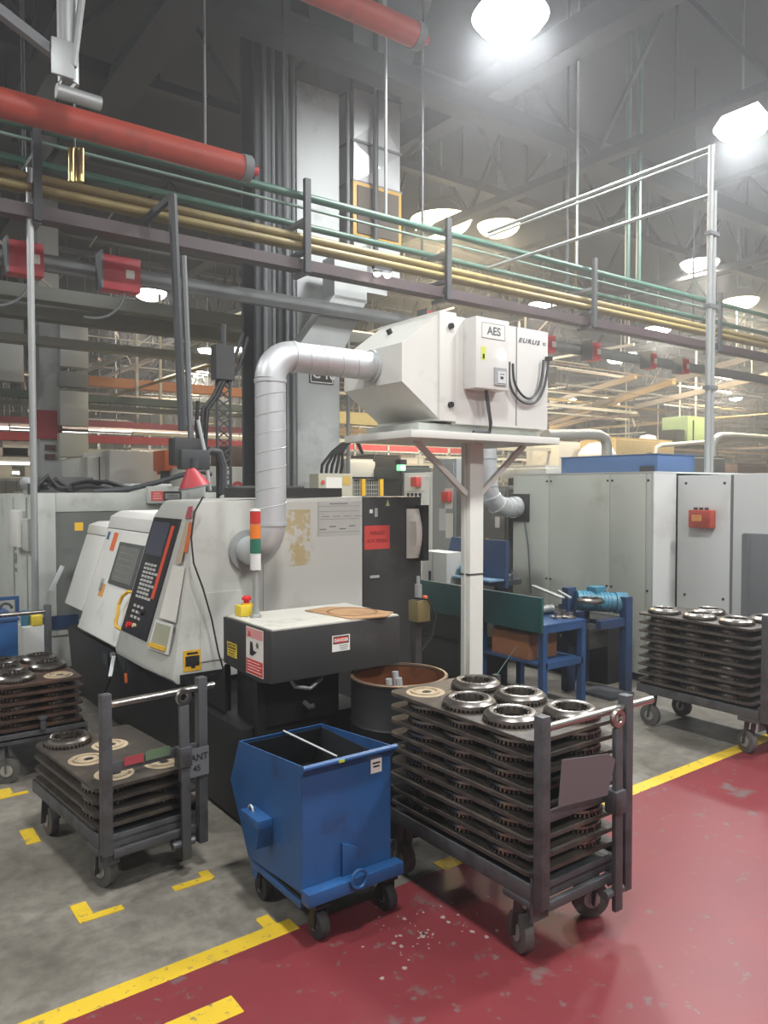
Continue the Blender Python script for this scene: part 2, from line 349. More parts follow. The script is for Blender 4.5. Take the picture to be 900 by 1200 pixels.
t = thing('air_handling_duct', 'tall pale sheet metal duct with cross-broken panels behind the pipes', 'duct', (7.2, 10.4, 5.3))
b = MB().box((6.78, 10.02, 5.3), (7.68, 10.9, 8.2)); obj('casing', b, galvd, t)
[obj('flange', MB().box((6.75, 10.0, z), (7.71, 10.92, z + .04)), gstl, t, smooth=0) for z in (7.38, 6.76, 8.2)]
b = MB(); b.add([(6.78, 10.02, 7.42), (7.68, 10.02, 7.42), (7.68, 10.02, 8.2), (6.78, 10.02, 8.2), (7.23, 9.93, 7.8)], [(0, 1, 4), (1, 2, 4), (2, 3, 4), (3, 0, 4)]); obj('cross_broken_panel', b, galv, t, smooth=0)
b = MB(); b.add([(6.78, 10.02, 6.76), (7.68, 10.02, 6.76), (7.68, 10.02, 7.38), (6.78, 10.02, 7.38), (7.23, 9.93, 7.05)], [(0, 1, 4), (1, 2, 4), (2, 3, 4), (3, 0, 4)]); obj('cross_broken_panel', b, galv, t, smooth=0)
b = MB().box((6.72, 9.95, 5.9), (7.66, 10.02, 6.75)); fo = obj('opening_frame', b, mat('opening_amber', 'b08a3a', .5), t, bev=.01)
obj('dark_opening', MB().box((6.79, 9.93, 5.96), (7.59, 9.951, 6.69)), mat('brown_dark', '4a4238', .7), t)
b = MB(); b.add([(6.78, 10.02, 8.25), (7.68, 10.02, 8.25), (7.68, 10.9, 8.25), (6.78, 10.9, 8.25), (6.6, 9.8, 10.3), (8.3, 9.8, 10.3), (8.3, 11.2, 10.3), (6.6, 11.2, 10.3)], [(0, 1, 5, 4), (1, 2, 6, 5), (2, 3, 7, 6), (3, 0, 4, 7)]); obj('flared_top', b, gstl, t, smooth=0)
obj('conduit', MB().cyl((7.08, 9.86, 5.4), (7.08, 9.86, 10.3), .045, n=8), gstd, t)
t = thing('supply_duct', 'sloping grey sheet metal duct dropping across the column above the lathe', 'duct', (6.6, 9.4, 4.2))
b = MB(); q = [at(u, v, y=9.4) for u, v in ((352, 402), (392, 345), (430, 352), (402, 412))]
b.add([tuple(p) for p in q] + [(p.x, p.y + .3, p.z) for p in q], [(0, 1, 2, 3), (4, 7, 6, 5), (0, 4, 5, 1), (1, 5, 6, 2), (2, 6, 7, 3), (3, 7, 4, 0)]); obj('sloping_casing', b, galvd, t, smooth=0)
b = MB().box((q[1].x, 9.4, q[1].z - .05), (q[2].x, 9.72, 5.35)); obj('vertical_casing', b, galvd, t, smooth=0)
b = MB().box((6.6, 9.42, 3.95), (7.9, 9.7, 4.2)); obj('connector', MB().box((6.8, 9.721, 5.0), (7.2, 10.05, 5.299)), galvd, t, smooth=0); obj('branch', b, galvd, t, smooth=0)

# ------------------------------------------------------------------ overhead pipe rack and fixtures
def pipe(name, label, cat, p, q, r, m, n=12, group='overhead pipes over the machines'):
    o = obj(name, MB().cyl(p, q, r, n=n), m); return tag(o, label, cat, group)
PY = 8.4
pipe('overhead_pipe', 'upper green pipe running across the hall in front of the column', 'pipe', (-6, PY, 5.63), (60, PY, 5.63), .05, gpipe)
pipe('overhead_pipe', 'thin pale green pipe just under the upper green pipe', 'pipe', (-6, PY + .02, 5.5), (60, PY + .02, 5.5), .018, mat('pipe_palegreen', '6c8478', .45))
pipe('overhead_pipe', 'lower green pipe running below the upper green pipe', 'pipe', (-6, PY + .35, 5.4), (60, PY + .35, 5.4), .045, gpipe)
pipe('overhead_pipe', 'upper ochre pipe of the ochre pair in front of the column', 'pipe', (-6, PY, 5.12), (60, PY, 5.12), .05, ypipe)
pipe('overhead_pipe', 'lower ochre pipe of the ochre pair in front of the column', 'pipe', (-6, PY - .05, 5.0), (60, PY - .05, 5.02), .045, ypipe)
pipe('overhead_pipe', 'third ochre pipe tucked behind the ochre pair', 'pipe', (-6, PY + .25, 5.08), (60, PY + .25, 5.08), .05, ypipe)
o = obj('cable_channel', MB().box((-6, PY - .06, 4.72), (60, PY + .1, 4.84)).box((-6, PY - .08, 4.7), (60, PY + .12, 4.72)), bpipe, smooth=0)
tag(o, 'dark brown cable channel running under the ochre pipes', 'channel', 'overhead pipes over the machines')
for i, x in enumerate((1.8, 4.9, 7.2, 10.4, 14.2, 18.5)):
    t = thing('pipe_hanger', ['brown pipe hanger beside the far left steel post', 'brown pipe hanger left of the column above the lathe', 'brown pipe hanger right of the dark opening in the duct', 'brown pipe hanger above the mist collector right end',
        'brown pipe hanger right of the tall steel posts', 'brown pipe hanger at the far right of the pipe rack'][i], 'hanger', (x, PY, 4.7), 'hangers of the pipe rack')
    obj('upright', MB().box((x - .04, PY - .16, 4.66), (x + .04, PY - .1, 5.8)), gstd, t, smooth=0)
    for z0, y1 in ((5.28, .5), (4.9, .4), (4.645, .2)): obj('cross_arm', MB().box((x - .04, PY - .1, z0), (x + .04, PY + y1, z0 + .05)), gstl, t, smooth=0)
    obj('brace', MB().bar((x, PY - .1, 4.93), (x, PY + .45, 5.28), .05, .05), gstd, t, smooth=0); obj('hanger_rod', MB().cyl((x, PY + .45, 5.3), (x, PY + .45, 10.35), .02, n=6), gstd, t, smooth=0)
# red radiant tubes
def redtube(label, p, q, r):
    t = thing('radiant_tube', label, 'heater', tuple((Vector(p) + Vector(q)) / 2), 'red radiant heaters under the roof')
    d = (Vector(q) - Vector(p)).normalized()
    obj('tube', MB().cyl(p, q, r, n=20), redpale, t)
    obj('end_collar', MB().cyl(Vector(q), Vector(q) + d * .1, r * 1.08, n=20), gstl, t)
    obj('end_nipple', MB().cyl(Vector(q) + d * .1, Vector(q) + d * .2, r * .35, n=10), red, t)
    obj('reflector_shell', MB().box((p[0], p[1] + r * .5, p[2] + r * .8), (q[0], q[1] + r * 1.3, q[2] + r * 1.05)), gstd, t, smooth=0)
    b = MB()
    for x in (p[0] + 1, (p[0] + q[0]) / 2 + .5, q[0] - .4): b.cyl((x, p[1], p[2] + r), (x, p[1], 10.3), .012, n=6)
    obj('hanger_rod', b, gstl, t)
a, c = at(0, 125, y=7.6), at(282, 192, y=7.6); zz = (a.z + c.z) / 2
redtube('long red radiant heater tube at the upper left above the green pipes', (-6, 7.6, zz), (c.x, 7.6, zz), .13)
c = at(484, 40, y=6.6); redtube('red radiant heater tube at the top in front of the pale duct', (-4, 6.6, c.z), (c.x, 6.6, c.z), .13)
# tall steel posts with rails joining the pipe rack
t = thing('pipe_gantry', 'tall steel double posts with two rails running back to the pipe rack', 'gantry', (8.0, 4.8, 2.2))
obj('post', MB().cyl((8.0, 4.79, 2.172), (8.0, 4.79, 5.78), .032, n=10), galvd, t); obj('post', MB().cyl((8.08, 4.79, 2.172), (8.08, 4.79, 5.3), .026, n=10), galvd, t)
for z, y1 in ((5.76, 8.3), (5.7, 8.3), (5.24, 8.3)): obj('rail', MB().cyl((8.0, 4.79, z), (8.0, y1, z), .025 if z != 5.7 else .015, n=8), galvd, t)
[obj('clamp', MB().box((7.95, 4.75, z), (8.13, 4.83, z + .04)), gstl, t, smooth=0) for z in (3.1, 4.0, 4.8)]
tag(obj('steel_post', MB().cyl((1.75, 8.38, .2), (1.75, 8.38, 5.2), .035, n=10), galvd), 'thin grey steel post rising at the corner of the left grey machine', 'post')
for i, (u, v0, v1) in enumerate(((452, 170, 285), (735, 150, 325), (748, 140, 322), (676, 185, 300))):
    p = at(u, v1, y=8.4); q = at(u, v0, y=8.4)
    tag(obj('drop_pipe', MB().cyl((p.x, 8.4, 5.65), (p.x, 8.4, 10.3), .045 if i in (1, 2) else .02, n=8), gpipe if i in (1, 2) else galvd), ['thin steel drop pipe beside the warm glare', 'first green drop pipe above the red boxes', 'second green drop pipe above the red boxes', 'thin steel drop pipe left of the green drop pipes'][i], 'pipe', 'drop pipes from the roof')
t = thing('tube_cluster', 'cluster of three short painted yellow-lit tubes hanging below the red heater tube at the left', 'tubes', tuple(at(89, 195, y=8.05)))
for i, u in enumerate((83.5, 89, 95)): a, c = at(u, 174, y=8.05 + .05 * (i % 2)), at(u, 213, y=8.05 + .05 * (i % 2)); obj('tube', MB().cyl(a, c, .03, n=12), mat('lit_yellow', 'c9b878', .3, .6), t)  # yellow light falling on the tubes is put into their colour
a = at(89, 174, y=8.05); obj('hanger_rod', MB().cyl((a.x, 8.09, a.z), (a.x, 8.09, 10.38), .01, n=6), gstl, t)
t = thing('camera_mast', 'grey hanging pipe mast with junction box and camera below the dark girder', 'mast', tuple(at(82, 100, y=6.9)))
a, c = at(86, 20, y=6.9), at(80, 85, y=6.9); obj('pipe', MB().cyl((c.x, 6.9, c.z - .1), (c.x, 6.9, 10.38), .085, n=14), galvd, t); obj('junction_box', MB().box((c.x - .16, 6.78, c.z - .1), (c.x + .02, 6.81, c.z + .2)), galvd, t, bev=.01); obj('strut', MB().bar(at(70, 68, y=6.9), at(-30, -10, y=6.9), .08, .08), gstl, t, smooth=0)
obj('camera_arm', MB().cyl(at(66, 106, y=6.85), at(118, 122, y=6.85), .06, n=12), galvd, t); obj('cable', MB().tube([at(u, v, y=6.85) for u, v in ((82, 88), (72, 92), (68, 104), (76, 110), (88, 98))], .012, 6), galv, t); obj('side_pipe', MB().cyl(at(98, -20, y=6.8), at(86, 78, y=6.8), .03, n=8), galvd, t)
t = thing('twin_lamp', 'small twin white lamp on the brown cable channel above the horizontal duct', 'lamp', tuple(at(448, 321, y=8.2)))
for u in (442, 454): p = at(u, 321 + (u - 448) * .15, y=8.18); obj('lens', MB().lathe([(.001, -.05), (.04, -.03), (.05, 0), (.001, .01)], tuple(p), 14), LENSF, t)
p = at(448, 317, y=8.18); obj('bracket', MB().box((p.x - .03, 8.221, p.z), (p.x + .03, 8.33, p.z + .03)), gstd, t); obj('housing', MB().box((p.x - .14, 8.15, p.z), (p.x + .14, 8.22, p.z + .04)), gstd, t)
# grey busway with red tap-off boxes
t0 = tag(obj('busway', MB().box((-6, 9.3, 4.45), (60, 9.38, 4.64)), mat('busway_grey', '777b7a', .5, .3), bev=.01), 'long grey busway behind the brown cable channel carrying red boxes', 'busway')
for i, (u, v, wd, hh) in enumerate(((28, 267, .36, .26), (139, 285, .44, .3), (507, 355, .42, .3), (549, 367, .28, .26), (640, 376, .24, .2), (693, 387, .26, .22), (760, 398, .22, .2), (798, 405, .26, .2))):
    p = at(u, v, y=9.2)
    t = thing('tap_off_box', ['red tap-off box at the far left beside the thin steel post', 'red tap-off box with white label above the left machine', 'pale red tap-off box left above the mist collector', 'pale red tap-off box right above the control cabinet of the mist collector',
        'red tap-off box right of the mist collector', 'red tap-off box below the ochre pipes, third from the tall posts', 'red tap-off box below the ochre pipes, second from the tall posts', 'red tap-off box below the ochre pipes, beside the tall posts'][i], 'box', tuple(p), 'red tap-off boxes on the busway')
    obj('body', MB().box((p.x - wd / 2, 9.08, 4.45 - hh / 2 + (p.z - 4.4) * .0), (p.x + wd / 2, 9.3, 4.55 + hh / 2)), red, t, bev=.015)
    obj('lid_edge', MB().box((p.x - wd / 2 - .02, 9.06, 4.45 - hh / 2), (p.x - wd / 2, 9.3, 4.58 + hh / 2)), gstl, t)
    f = Fr((p.x + wd * .1, 9.079, 4.45), X, Z); sticker('label_plate', f, 0, 0, .1, .1, paper, t)
    if i < 2: obj('cable', MB().tube(arc((p.x - .35, 9.15, 4.35), .4, R(-100), R(0), X, Z), .015, 6), gstl, t)
# service ducts behind, at lower level
for i, (v, m, hh, y) in enumerate(((328, mat('duct_olive', '6f7068', .55), .2, 12), (345, mat('duct_olive', '6f7068', .55), .28, 12.6), (388, mat('duct_olive_pale', '85867a', .5), .13, 13))):
    p = at(0, v, y=y); tag(obj('service_duct', MB().box((-6, y, p.z - hh), (10.5, y + .3, p.z)), m, bev=.01), ['slim olive grey service duct behind the thin steel post, uppermost', 'deep olive grey service duct behind the thin steel post', 'pale slim service duct below the deep olive grey duct'][i], 'duct', 'service ducts behind the pipe rack')


# ------------------------------------------------------------------ trucks (tray trolleys): local frame, handle end at y = 0, deck towards +y
def caster(root, x, y, r=.075, yaw=0, ztop=.3):
    f = MB().box((x - .04, y - .045, ztop - .015), (x + .04, y + .045, ztop))
    c = obj('caster', f, cartm, root)
    o = Vector((x, y + .03, r)); dx = Vector((math.cos(yaw + R(90)), math.sin(yaw + R(90)), 0)); ax = Vector((math.cos(yaw), math.sin(yaw), 0))
    for s in (-1, 1):
        b = MB(); p = o + ax * .032 * s
        b.bar(p + Z * .005 - Z * .02, Vector((x, y, ztop - .015)) + ax * .032 * s, .006, .045, up=ax)
        obj('fork', b, cartm, c, smooth=0)
    w_ = MB().cyl(o - ax * .022, o + ax * .022, r, n=22); obj('wheel', w_, tyre, c, bev=.006)
    obj('hub', MB().cyl(o - ax * .028, o + ax * .028, r * .45, n=12), galvd, c)
    return c
def make_truck(label, zd=.34, W=.6, D=1.06, lever=True, hz=1.015, bar_over=.17, yaws=(0, 0, 0, 0), wr=.088, cb=.28):
    t = thing('tray_truck', label, 'truck', (0, 0, 0), 'steel tray trucks')
    obj('deck', MB().box((.01, .0, zd - .03), (W - .01, D, zd - .018)), cartm, t, smooth=0)
    for a_, b_ in (((0, 0, zd - .055), (.012, D, zd + .015)), ((W - .012, 0, zd - .055), (W, D, zd + .015)), ((.012, D - .012, zd - .055), (W - .012, D, zd + .015)), ((.06, 0, zd - .06), (W - .06, .012, zd + .005))):
        obj('deck_rim', MB().box(a_, b_), cartm, t, bev=.003)
    for x in (0, W - .05): obj('post', MB().box((x, -.05, zd - (.07 if x == 0 else .16)), (x + .05, -.001, hz + .055)), cartm, t, bev=.005)
    obj('handle_bar', MB().cyl((.05, -.025, hz), (W + bar_over, -.025, hz), .017, n=14), steel, t)
    obj('cross_bar', MB().box((.05, -.035, zd + cb), (W - .05, -.02, zd + cb + .05)), cartm, t, bev=.003)
    for x in (.0, W - .1): obj('gusset', MB().prism([(x, zd - .14), (x + .1, zd - .14), (x + .1, zd - .06), (x, zd + .05)] if x == 0 else [(x, zd - .14), (x + .1, zd - .14), (x + .1, zd + .05), (x, zd - .06)], 'y', .001, .012), cartm, t, smooth=0)
    for i, (x, y) in enumerate(((.07, .1), (W - .07, .1), (.07, D - .12), (W - .07, D - .12))): caster(t, x, y, wr, yaws[i], zd - .055)
    for x0 in (-.004, W - .096): obj('corner_shoe', MB().box((x0, .013, zd - .085), (x0 + .1, .17, zd - .056)), cartm, t, bev=.004)
    obj('bumper', MB().box((.06, -.03, zd - .1), (W - .06, -.001, zd - .062)), cartm, t, bev=.004)
    if lever:
        x = W - .15
        l = obj('tow_lever', MB().bar((x + .01, -.075, zd - .2), (x, -.075, hz - .06), .05, .022, up=(0, 1, 0)), cartm, t, bev=.004)
        th = [(.022, -.011), (.04, -.011), (.044, 0), (.04, .011), (.022, .011), (.018, 0)]
        m_ = Matrix.Translation((x, -.075, hz - .02)) @ Matrix.Rotation(R(90), 4, 'X')
        obj('tow_eye', MB().lathe(th, (0, 0, 0), 22, m_), steel, l)
        obj('lever_clip', MB().box((x - .035, -.1, zd + cb - .04), (x + .035, -.036, zd + cb + .06)), cartm, t, bev=.004)
        obj('pivot', MB().cyl((x - .06, -.06, zd - .12), (x + .06, -.06, zd - .12), .02, n=10), cartm, t)
    return t
# ---- rings and trays
def ring_mb(r0=.078, r1=.128, h=.048, teeth=40):
    prof = [(r0, .008), (r0 + .01, 0), (r1 - .014, 0), (r1 - .004, .010), (r1, .018), (r1 - .002, .03), (r1 - .018, h - .004), (r1 - .028, h), (r0 + .014, h), (r0 + .003, h - .006), (r0, h - .014)]
    b = MB().lathe(prof, (0, 0, 0), 44)
    for i in range(teeth):
        a = 2 * math.pi * i / teeth; m = Matrix.Rotation(a, 4, 'Z')
        b.box((r1 - .012, -.0045, .003), (r1 + .004, .0045, .016), m)
    for i in range(18):
        a = 2 * math.pi * i / 18; m = Matrix.Rotation(a, 4, 'Z'); b.box((r0 - .006, -.005, .012), (r0 + .004, .005, h - .004), m)
    return b
ring_mesh = obj('ring_gear', ring_mb(), ringm); RING = ring_mesh.data; COL.objects.unlink(ring_mesh); bpy.data.objects.remove(ring_mesh)
RINGD = RING.copy(); RINGD.materials.clear(); RINGD.materials.append(ringd)
nsmall = [(.085, 0), (.12, 0), (.128, .018), (.108, .046), (.09, .046), (.082, .03)]
b = MB().lathe(nsmall, (0, 0, 0), 28)
for i in range(32): b.box((.116, -.005, .003), (.131, .005, .018), Matrix.Rotation(2 * math.pi * i / 32, 4, 'Z'))
o = obj('ring_gear', b, ringd); RINGS = o.data; bpy.data.objects.remove(o)
def ring(p, label, group, mesh=RING, rot=0):
    o = bpy.data.objects.new('ring_gear', mesh); COL.objects.link(o); o.location = p; o.rotation_euler = (0, 0, rot)
    return tag(o, label, 'gear ring', group)
def tray(loc, W, D, m, label, group, pads=None, rot=0, sag=0):
    t = thing('tray', label, 'tray', loc, group); t.rotation_euler = (0, 0, rot)
    c = .025; out = [(c, 0), (W - c, 0), (W, c), (W, D - c), (W - c, D), (c, D), (0, D - c), (0, c)]
    off = Vector(loc); b = MB().prism([(x + off.x, y + off.y) for x, y in out], 'z', off.z + .004, off.z + .014)
    obj('sheet', b, m, t, bev=.003)
    e = MB(); k = len(out)
    for i in range(k):
        p, q = out[i], out[(i + 1) % k]; e.bar((p[0] + off.x, p[1] + off.y, off.z + .004), (q[0] + off.x, q[1] + off.y, off.z + .005), .006, .017)
    obj('turned_lip', e, m, t)
    for x, y in pads or ():
        pd = obj('locating_pad', MB().lathe([(.02, .0145), (.095, .0145), (.1, .0155), (.098, .0175), (.02, .0175)], (off.x + x, off.y + y, off.z), 30), padm, t)
        obj('locating_ring', MB().lathe([(.06, .0178), (.076, .0178), (.074, .026), (.062, .026)], (off.x + x, off.y + y, off.z), 30), padm, pd)
        obj('centre_hole', MB().cyl((off.x + x + .012, off.y + y, off.z + .0176), (off.x + x + .012, off.y + y, off.z + .0182), .022, n=14), ink, pd)
    return t
ORD = ['top', 'second', 'third', 'fourth', 'fifth', 'sixth', 'seventh', 'eighth', 'ninth', 'tenth']
def spin(p, piv, a):
    if not piv: return tuple(p)
    c, s_ = math.cos(a), math.sin(a); dx, dy = p[0] - piv[0], p[1] - piv[1]
    return (piv[0] + c * dx - s_ * dy, piv[1] + s_ * dx + c * dy, p[2])
def layers(n, ztop, pitch, x0, y0, W, D, m, where, spots, pads, mesh, seed, piv=None, rot=0):
    rnd = random.Random(seed)
    for i in range(n):
        z = ztop - .014 - i * pitch
        p = spin((x0 + rnd.uniform(-.006, .006), y0 + rnd.uniform(-.008, .008), z), piv, rot)
        tray(p, W, D, m, f'{"worn" if m is traym else "rust brown"} steel tray, {ORD[i] if i < n - 1 else "lowest"} in the stack on the {where}', f'trays on the {where}', pads if i == 0 else None, rot)
        if i == 0: continue
        for (x, y, nm) in spots:
            ring(spin((x + rnd.uniform(-.004, .004), y + rnd.uniform(-.012, .012), z + .0148), piv, rot), f'toothed ring {nm} on the {ORD[i] if i < n - 1 else "lowest"} tray of the {where}', f'rings between the trays on the {where}', mesh, rnd.random() * 6)
# near right truck
T1 = make_truck('tall tray truck of steel rings standing on the red walkway beside the blue hopper', yaws=(R(-20), R(60), 0, 0)); T1.location = (2.34, 2.15, 0)
f = Fr((2.345, 2.07, .70), X, Z)
b = MB(); b.add([tuple(f.m @ Vector(p)) for p in ((.06, .0, .0), (.36, -.02, .01), (.4, .13, .02), (.34, .17, .03), (.08, .19, .0), (.06, .0, -.004), (.36, -.02, .006), (.4, .13, .016), (.34, .17, .026), (.08, .19, -.004))], [(0, 1, 2, 3, 4), (9, 8, 7, 6, 5), (0, 5, 6, 1), (1, 6, 7, 2), (2, 7, 8, 3), (3, 8, 9, 4), (4, 9, 5, 0)])
tag(obj('sign_plate', b, mat('plate_grey', '77787a', .45, .5, .1, 5)), 'bent grey plate hung between the posts of the tall truck on the red walkway', 'plate')
layers(9, .955, .070, 2.352, 2.165, .55, .99, traym, 'tall near truck', [(2.497, 2.39, 'by the posts'), (2.497, 2.69, 'at mid length'), (2.497, 2.98, 'at the far end'), (2.765, 2.305, 'on the walkway side')], [(.13, .85)], RINGD, 3)
zt = .9555
for x, y, nm in ((2.49, 2.42, 'bright toothed ring nearest on top of the tall near truck, above the long side'), (2.49, 2.70, 'bright toothed ring on the tall near truck, beside the empty pad'),
                 (2.765, 2.31, 'bright toothed ring on the tall near truck, right beside the handle bar'), (2.765, 2.63, 'bright toothed ring on the tall near truck, walkway side at mid length'), (2.75, 2.93, 'bright toothed ring on the tall near truck at the far corner by the white post')):
    ring((x, y, zt), nm, 'bright rings on top of the tall near truck', RING, random.random())
# far right truck
T2 = dup(T1, (5.55, 2.88, 0), 0, 'tray truck of ring stacks standing against the grey panels on the right')
layers(9, .95, .070, 5.56, 2.95, .55, .99, traym, 'far right truck', [(5.7, 3.17, 'near the handle'), (5.7, 3.47, 'at mid length'), (5.7, 3.78, 'at the far end')], None, RINGS, 5)
for x, y, nm in ((5.7, 3.78, 'steel ring at the far left corner on top of the far right truck'), (5.7, 3.46, 'steel ring second from the far end on top of the far right truck, front row'), (5.7, 3.15, 'steel ring nearest the handle in the front row on top of the far right truck'),
                 (5.98, 3.55, 'steel ring in the back row on top of the far right truck'), (5.98, 3.06, 'steel ring by the handle in the back row on top of the far right truck')):
    ring((x, y, .9505), nm, 'rings on top of the far right truck', RING)
tag(obj('blue_bundle', MB().box((5.62, 2.78, .66), (5.9, 2.815, .8)), blue2, bev=.01), 'small blue plate hung on the handle end of the far right truck', 'plate')
# left truck with four trays
T3 = make_truck('low tray truck with four bare trays and one ring, beside the white lathe', zd=.295, W=.56, D=1.0, hz=.955, bar_over=.05, cb=.325, yaws=(R(15), R(-30), 0, R(80))); PV, PA = (1.06, 3.77), R(5.5); T3.location = (*PV, 0); T3.rotation_euler = (0, 0, PA)
layers(4, .53, .064, 1.065, 3.81, .55, .92, traym, 'low left truck', [(1.2, 4.0, 'outer side'), (1.48, 4.0, 'lathe side')], [(.31, .60), (.125, .45), (.15, .15), (.41, .14)], RINGS, 9, PV, PA)
ring(spin((1.21, 4.61, .5305), PV, PA), 'single dark steel ring lying on the bare tray of the low left truck', None, RINGD)
f = Fr((1.45, 3.715, .5), X, Z); b = MB(); f.box(b, 0, 0, .17, .15, 0, .004)
s = tag(obj('name_plate', b, mat('plate_grey', '77787a'), smooth=0), 'small grey plate with handwriting on the post of the low left truck', 'plate')
s.rotation_euler = (0, 0, PA); s.location = Vector((*PV, 0)) - Matrix.Rotation(PA, 3, 'Z') @ Vector((*PV, 0))
parts_off = s.location.copy(); s.location = (0, 0, 0)
text('lettering', 'GANT', f, .03, .085, .035, ink, s, .0045); text('lettering', 'T 45', f, .04, .03, .032, ink, s, .0045); s.location = parts_off
for u0, u1, m, lb in ((.09, .19, mat('faded_red', '93393f', .6), 'red'), (.2, .33, mat('faded_green', '566a50', .6), 'green')):
    f = Fr((1.08, 3.732, .63), X, Z); b = MB(); f.box(b, u0, .012, u1, .055 if lb == 'red' else .06, 0, .003); o = tag(obj('paper_tag', b, m, smooth=0), f'{lb} card stuck on the cross bar of the low left truck', 'card'); o.rotation_euler = (0, 0, PA); o.location = parts_off
# left rear truck, handle at the far end
T4 = make_truck('tray truck with rust brown trays at the left edge behind the low truck', zd=.335, W=.58, D=1.02, lever=False, hz=1.0, bar_over=.0, yaws=(0, 0, R(10), R(70))); T4.location = (1.5, 6.6, 0); T4.rotation_euler = (0, 0, math.pi)
layers(6, .665, .058, .93, 5.62, .55, .92, trayb, 'left rear truck', [(1.07, 5.77, 'outer side'), (1.33, 5.77, 'lathe side')], [(.42, .14)], RINGS, 11)
for x, y, nm in ((1.07, 5.8, 'nearest on the outer side'), (1.06, 6.07, 'second on the outer side'), (1.06, 6.36, 'third on the outer side'), (1.34, 6.05, 'nearer on the lathe side'), (1.34, 6.34, 'farther on the lathe side')):
    ring((x, y, .6655), f'dark steel ring {nm}, on top of the left rear truck', 'rings on top of the left rear truck', RING)
tag(obj('bolt_pin', MB().cyl((1.2, 5.555, .36), (1.2, 5.555, .43), .02, n=10).cyl((1.2, 5.555, .43), (1.2, 5.555, .445), .03, n=10), cartm), 'short steel pin standing at the end of the left rear truck', 'pin')

# ------------------------------------------------------------------ blue tipping hopper
hx0, hx1, hy0 = 1.655, 2.135, 2.85
t = thing('tipping_hopper', 'blue steel tipping hopper on black casters between the two trucks', 'hopper', (1.9, 3.2, 0))
side = [(hy0 + .005, .24), (hy0 + .005, .74), (hy0 - .02, .80), (hy0 + .62, .745), (hy0 + .72, .52), (hy0 + .52, .2)]
for x0, x1 in ((hx0, hx0 + .006), (hx1 - .006, hx1)): obj('side_plate', MB().prism(side, 'x', x0, x1), blue, t)
obj('front_plate', MB().box((hx0 + .006, hy0 + .005, .235), (hx1 - .006, hy0 + .012, .76)), blue, t)
obj('back_plate', MB().prism([(hy0 + .62, .745), (hy0 + .72, .52), (hy0 + .52, .2), (hy0 + .512, .2), (hy0 + .71, .52), (hy0 + .61, .745)], 'x', hx0 + .006, hx1 - .006), blue, t)
obj('bottom_plate', MB().box((hx0 + .006, hy0 + .012, .2), (hx1 - .006, hy0 + .515, .21)), black, t)
inner = mat('dark_inside', '16181c', .7, 0, .4, 6)  # dark sheets added to make the hopper's inside darker
for x0, x1 in ((hx0 + .0065, hx0 + .0085), (hx1 - .0085, hx1 - .0065)): obj('inner_sheet', MB().prism([(hy0 + .013, .22), (hy0 + .013, .73), (hy0 + .606, .73), (hy0 + .70, .52), (hy0 + .50, .22)], 'x', x0, x1), inner, t)
obj('inner_sheet', MB().prism([(hy0 + .606, .73), (hy0 + .70, .52), (hy0 + .50, .22), (hy0 + .498, .22), (hy0 + .696, .52), (hy0 + .602, .73)], 'x', hx0 + .009, hx1 - .009), inner, t); obj('inner_sheet', MB().box((hx0 + .009, hy0 + .0125, .22), (hx1 - .009, hy0 + .0145, .745)), inner, t)
obj('rim_lip', MB().prism([(hy0 + .006, .745), (hy0 - .025, .785), (hy0 - .02, .80), (hy0 + .015, .775)], 'x', hx0 - .005, hx1 + .012), blue, t, bev=.003)
obj('rim_tube', MB().tube([(hx0 - .01, hy0 - .022, .795), (hx1 + .015, hy0 - .022, .795)], .013, 10), blue, t)
obj('lower_beam', MB().box((hx0 - .005, hy0 - .06, .2), (hx1 + .03, hy0 + .004, .26)), blue, t, bev=.006)
obj('base_frame', MB().box((hx0 + .0, hy0 + .02, .165), (hx1, hy0 + .5, .198)), blue, t, bev=.004)
fr = Fr((hx0 - .001, hy0 + .6, 0), -Y, Z)
pk = obj('fork_pocket', MB().box((hx0 - .075, hy0 + .27, .44), (hx0, hy0 + .45, .48)), blue, t, bev=.004)
obj('pocket_cheek', MB().prism([(hy0 + .27, .44), (hy0 + .30, .34), (hy0 + .305, .34), (hy0 + .285, .44)], 'x', hx0 - .07, hx0), blue, pk, smooth=0)
obj('pocket_shackle', MB().tube(arc((hx0 - .04, hy0 + .41, .48), .022, 0, math.pi, Y, Z, 8), .006, 6), galv, pk)
lt = obj('latch_plate', MB().prism([(hx0 + .2, .24), (hx0 + .285, .24), (hx0 + .285, .37), (hx0 + .24, .395), (hx0 + .2, .41)], 'y', hy0 - .012, hy0 + .004), blue, t, bev=.003)
obj('latch_ring', MB().tube(arc((hx0 + .25, hy0 - .07, .26), .04, R(0), R(360), X, Z, 18), .008, 8, cap=False), blue, lt)
f = Fr((2.02, hy0 + .004, .685), X, Z); sk = sticker('label_sticker', f, 0, 0, .062, .072, paper, t); prints(f, [(.01, .042, .052, .05), (.014, .026, .048, .034)], ink, sk)
f = Fr((1.82, hy0 - .036, .79), X, Z); sticker('paint_dab', f, 0, 0, .03, .012, mat('lime', 'a9b82a'), t, .0, .002)
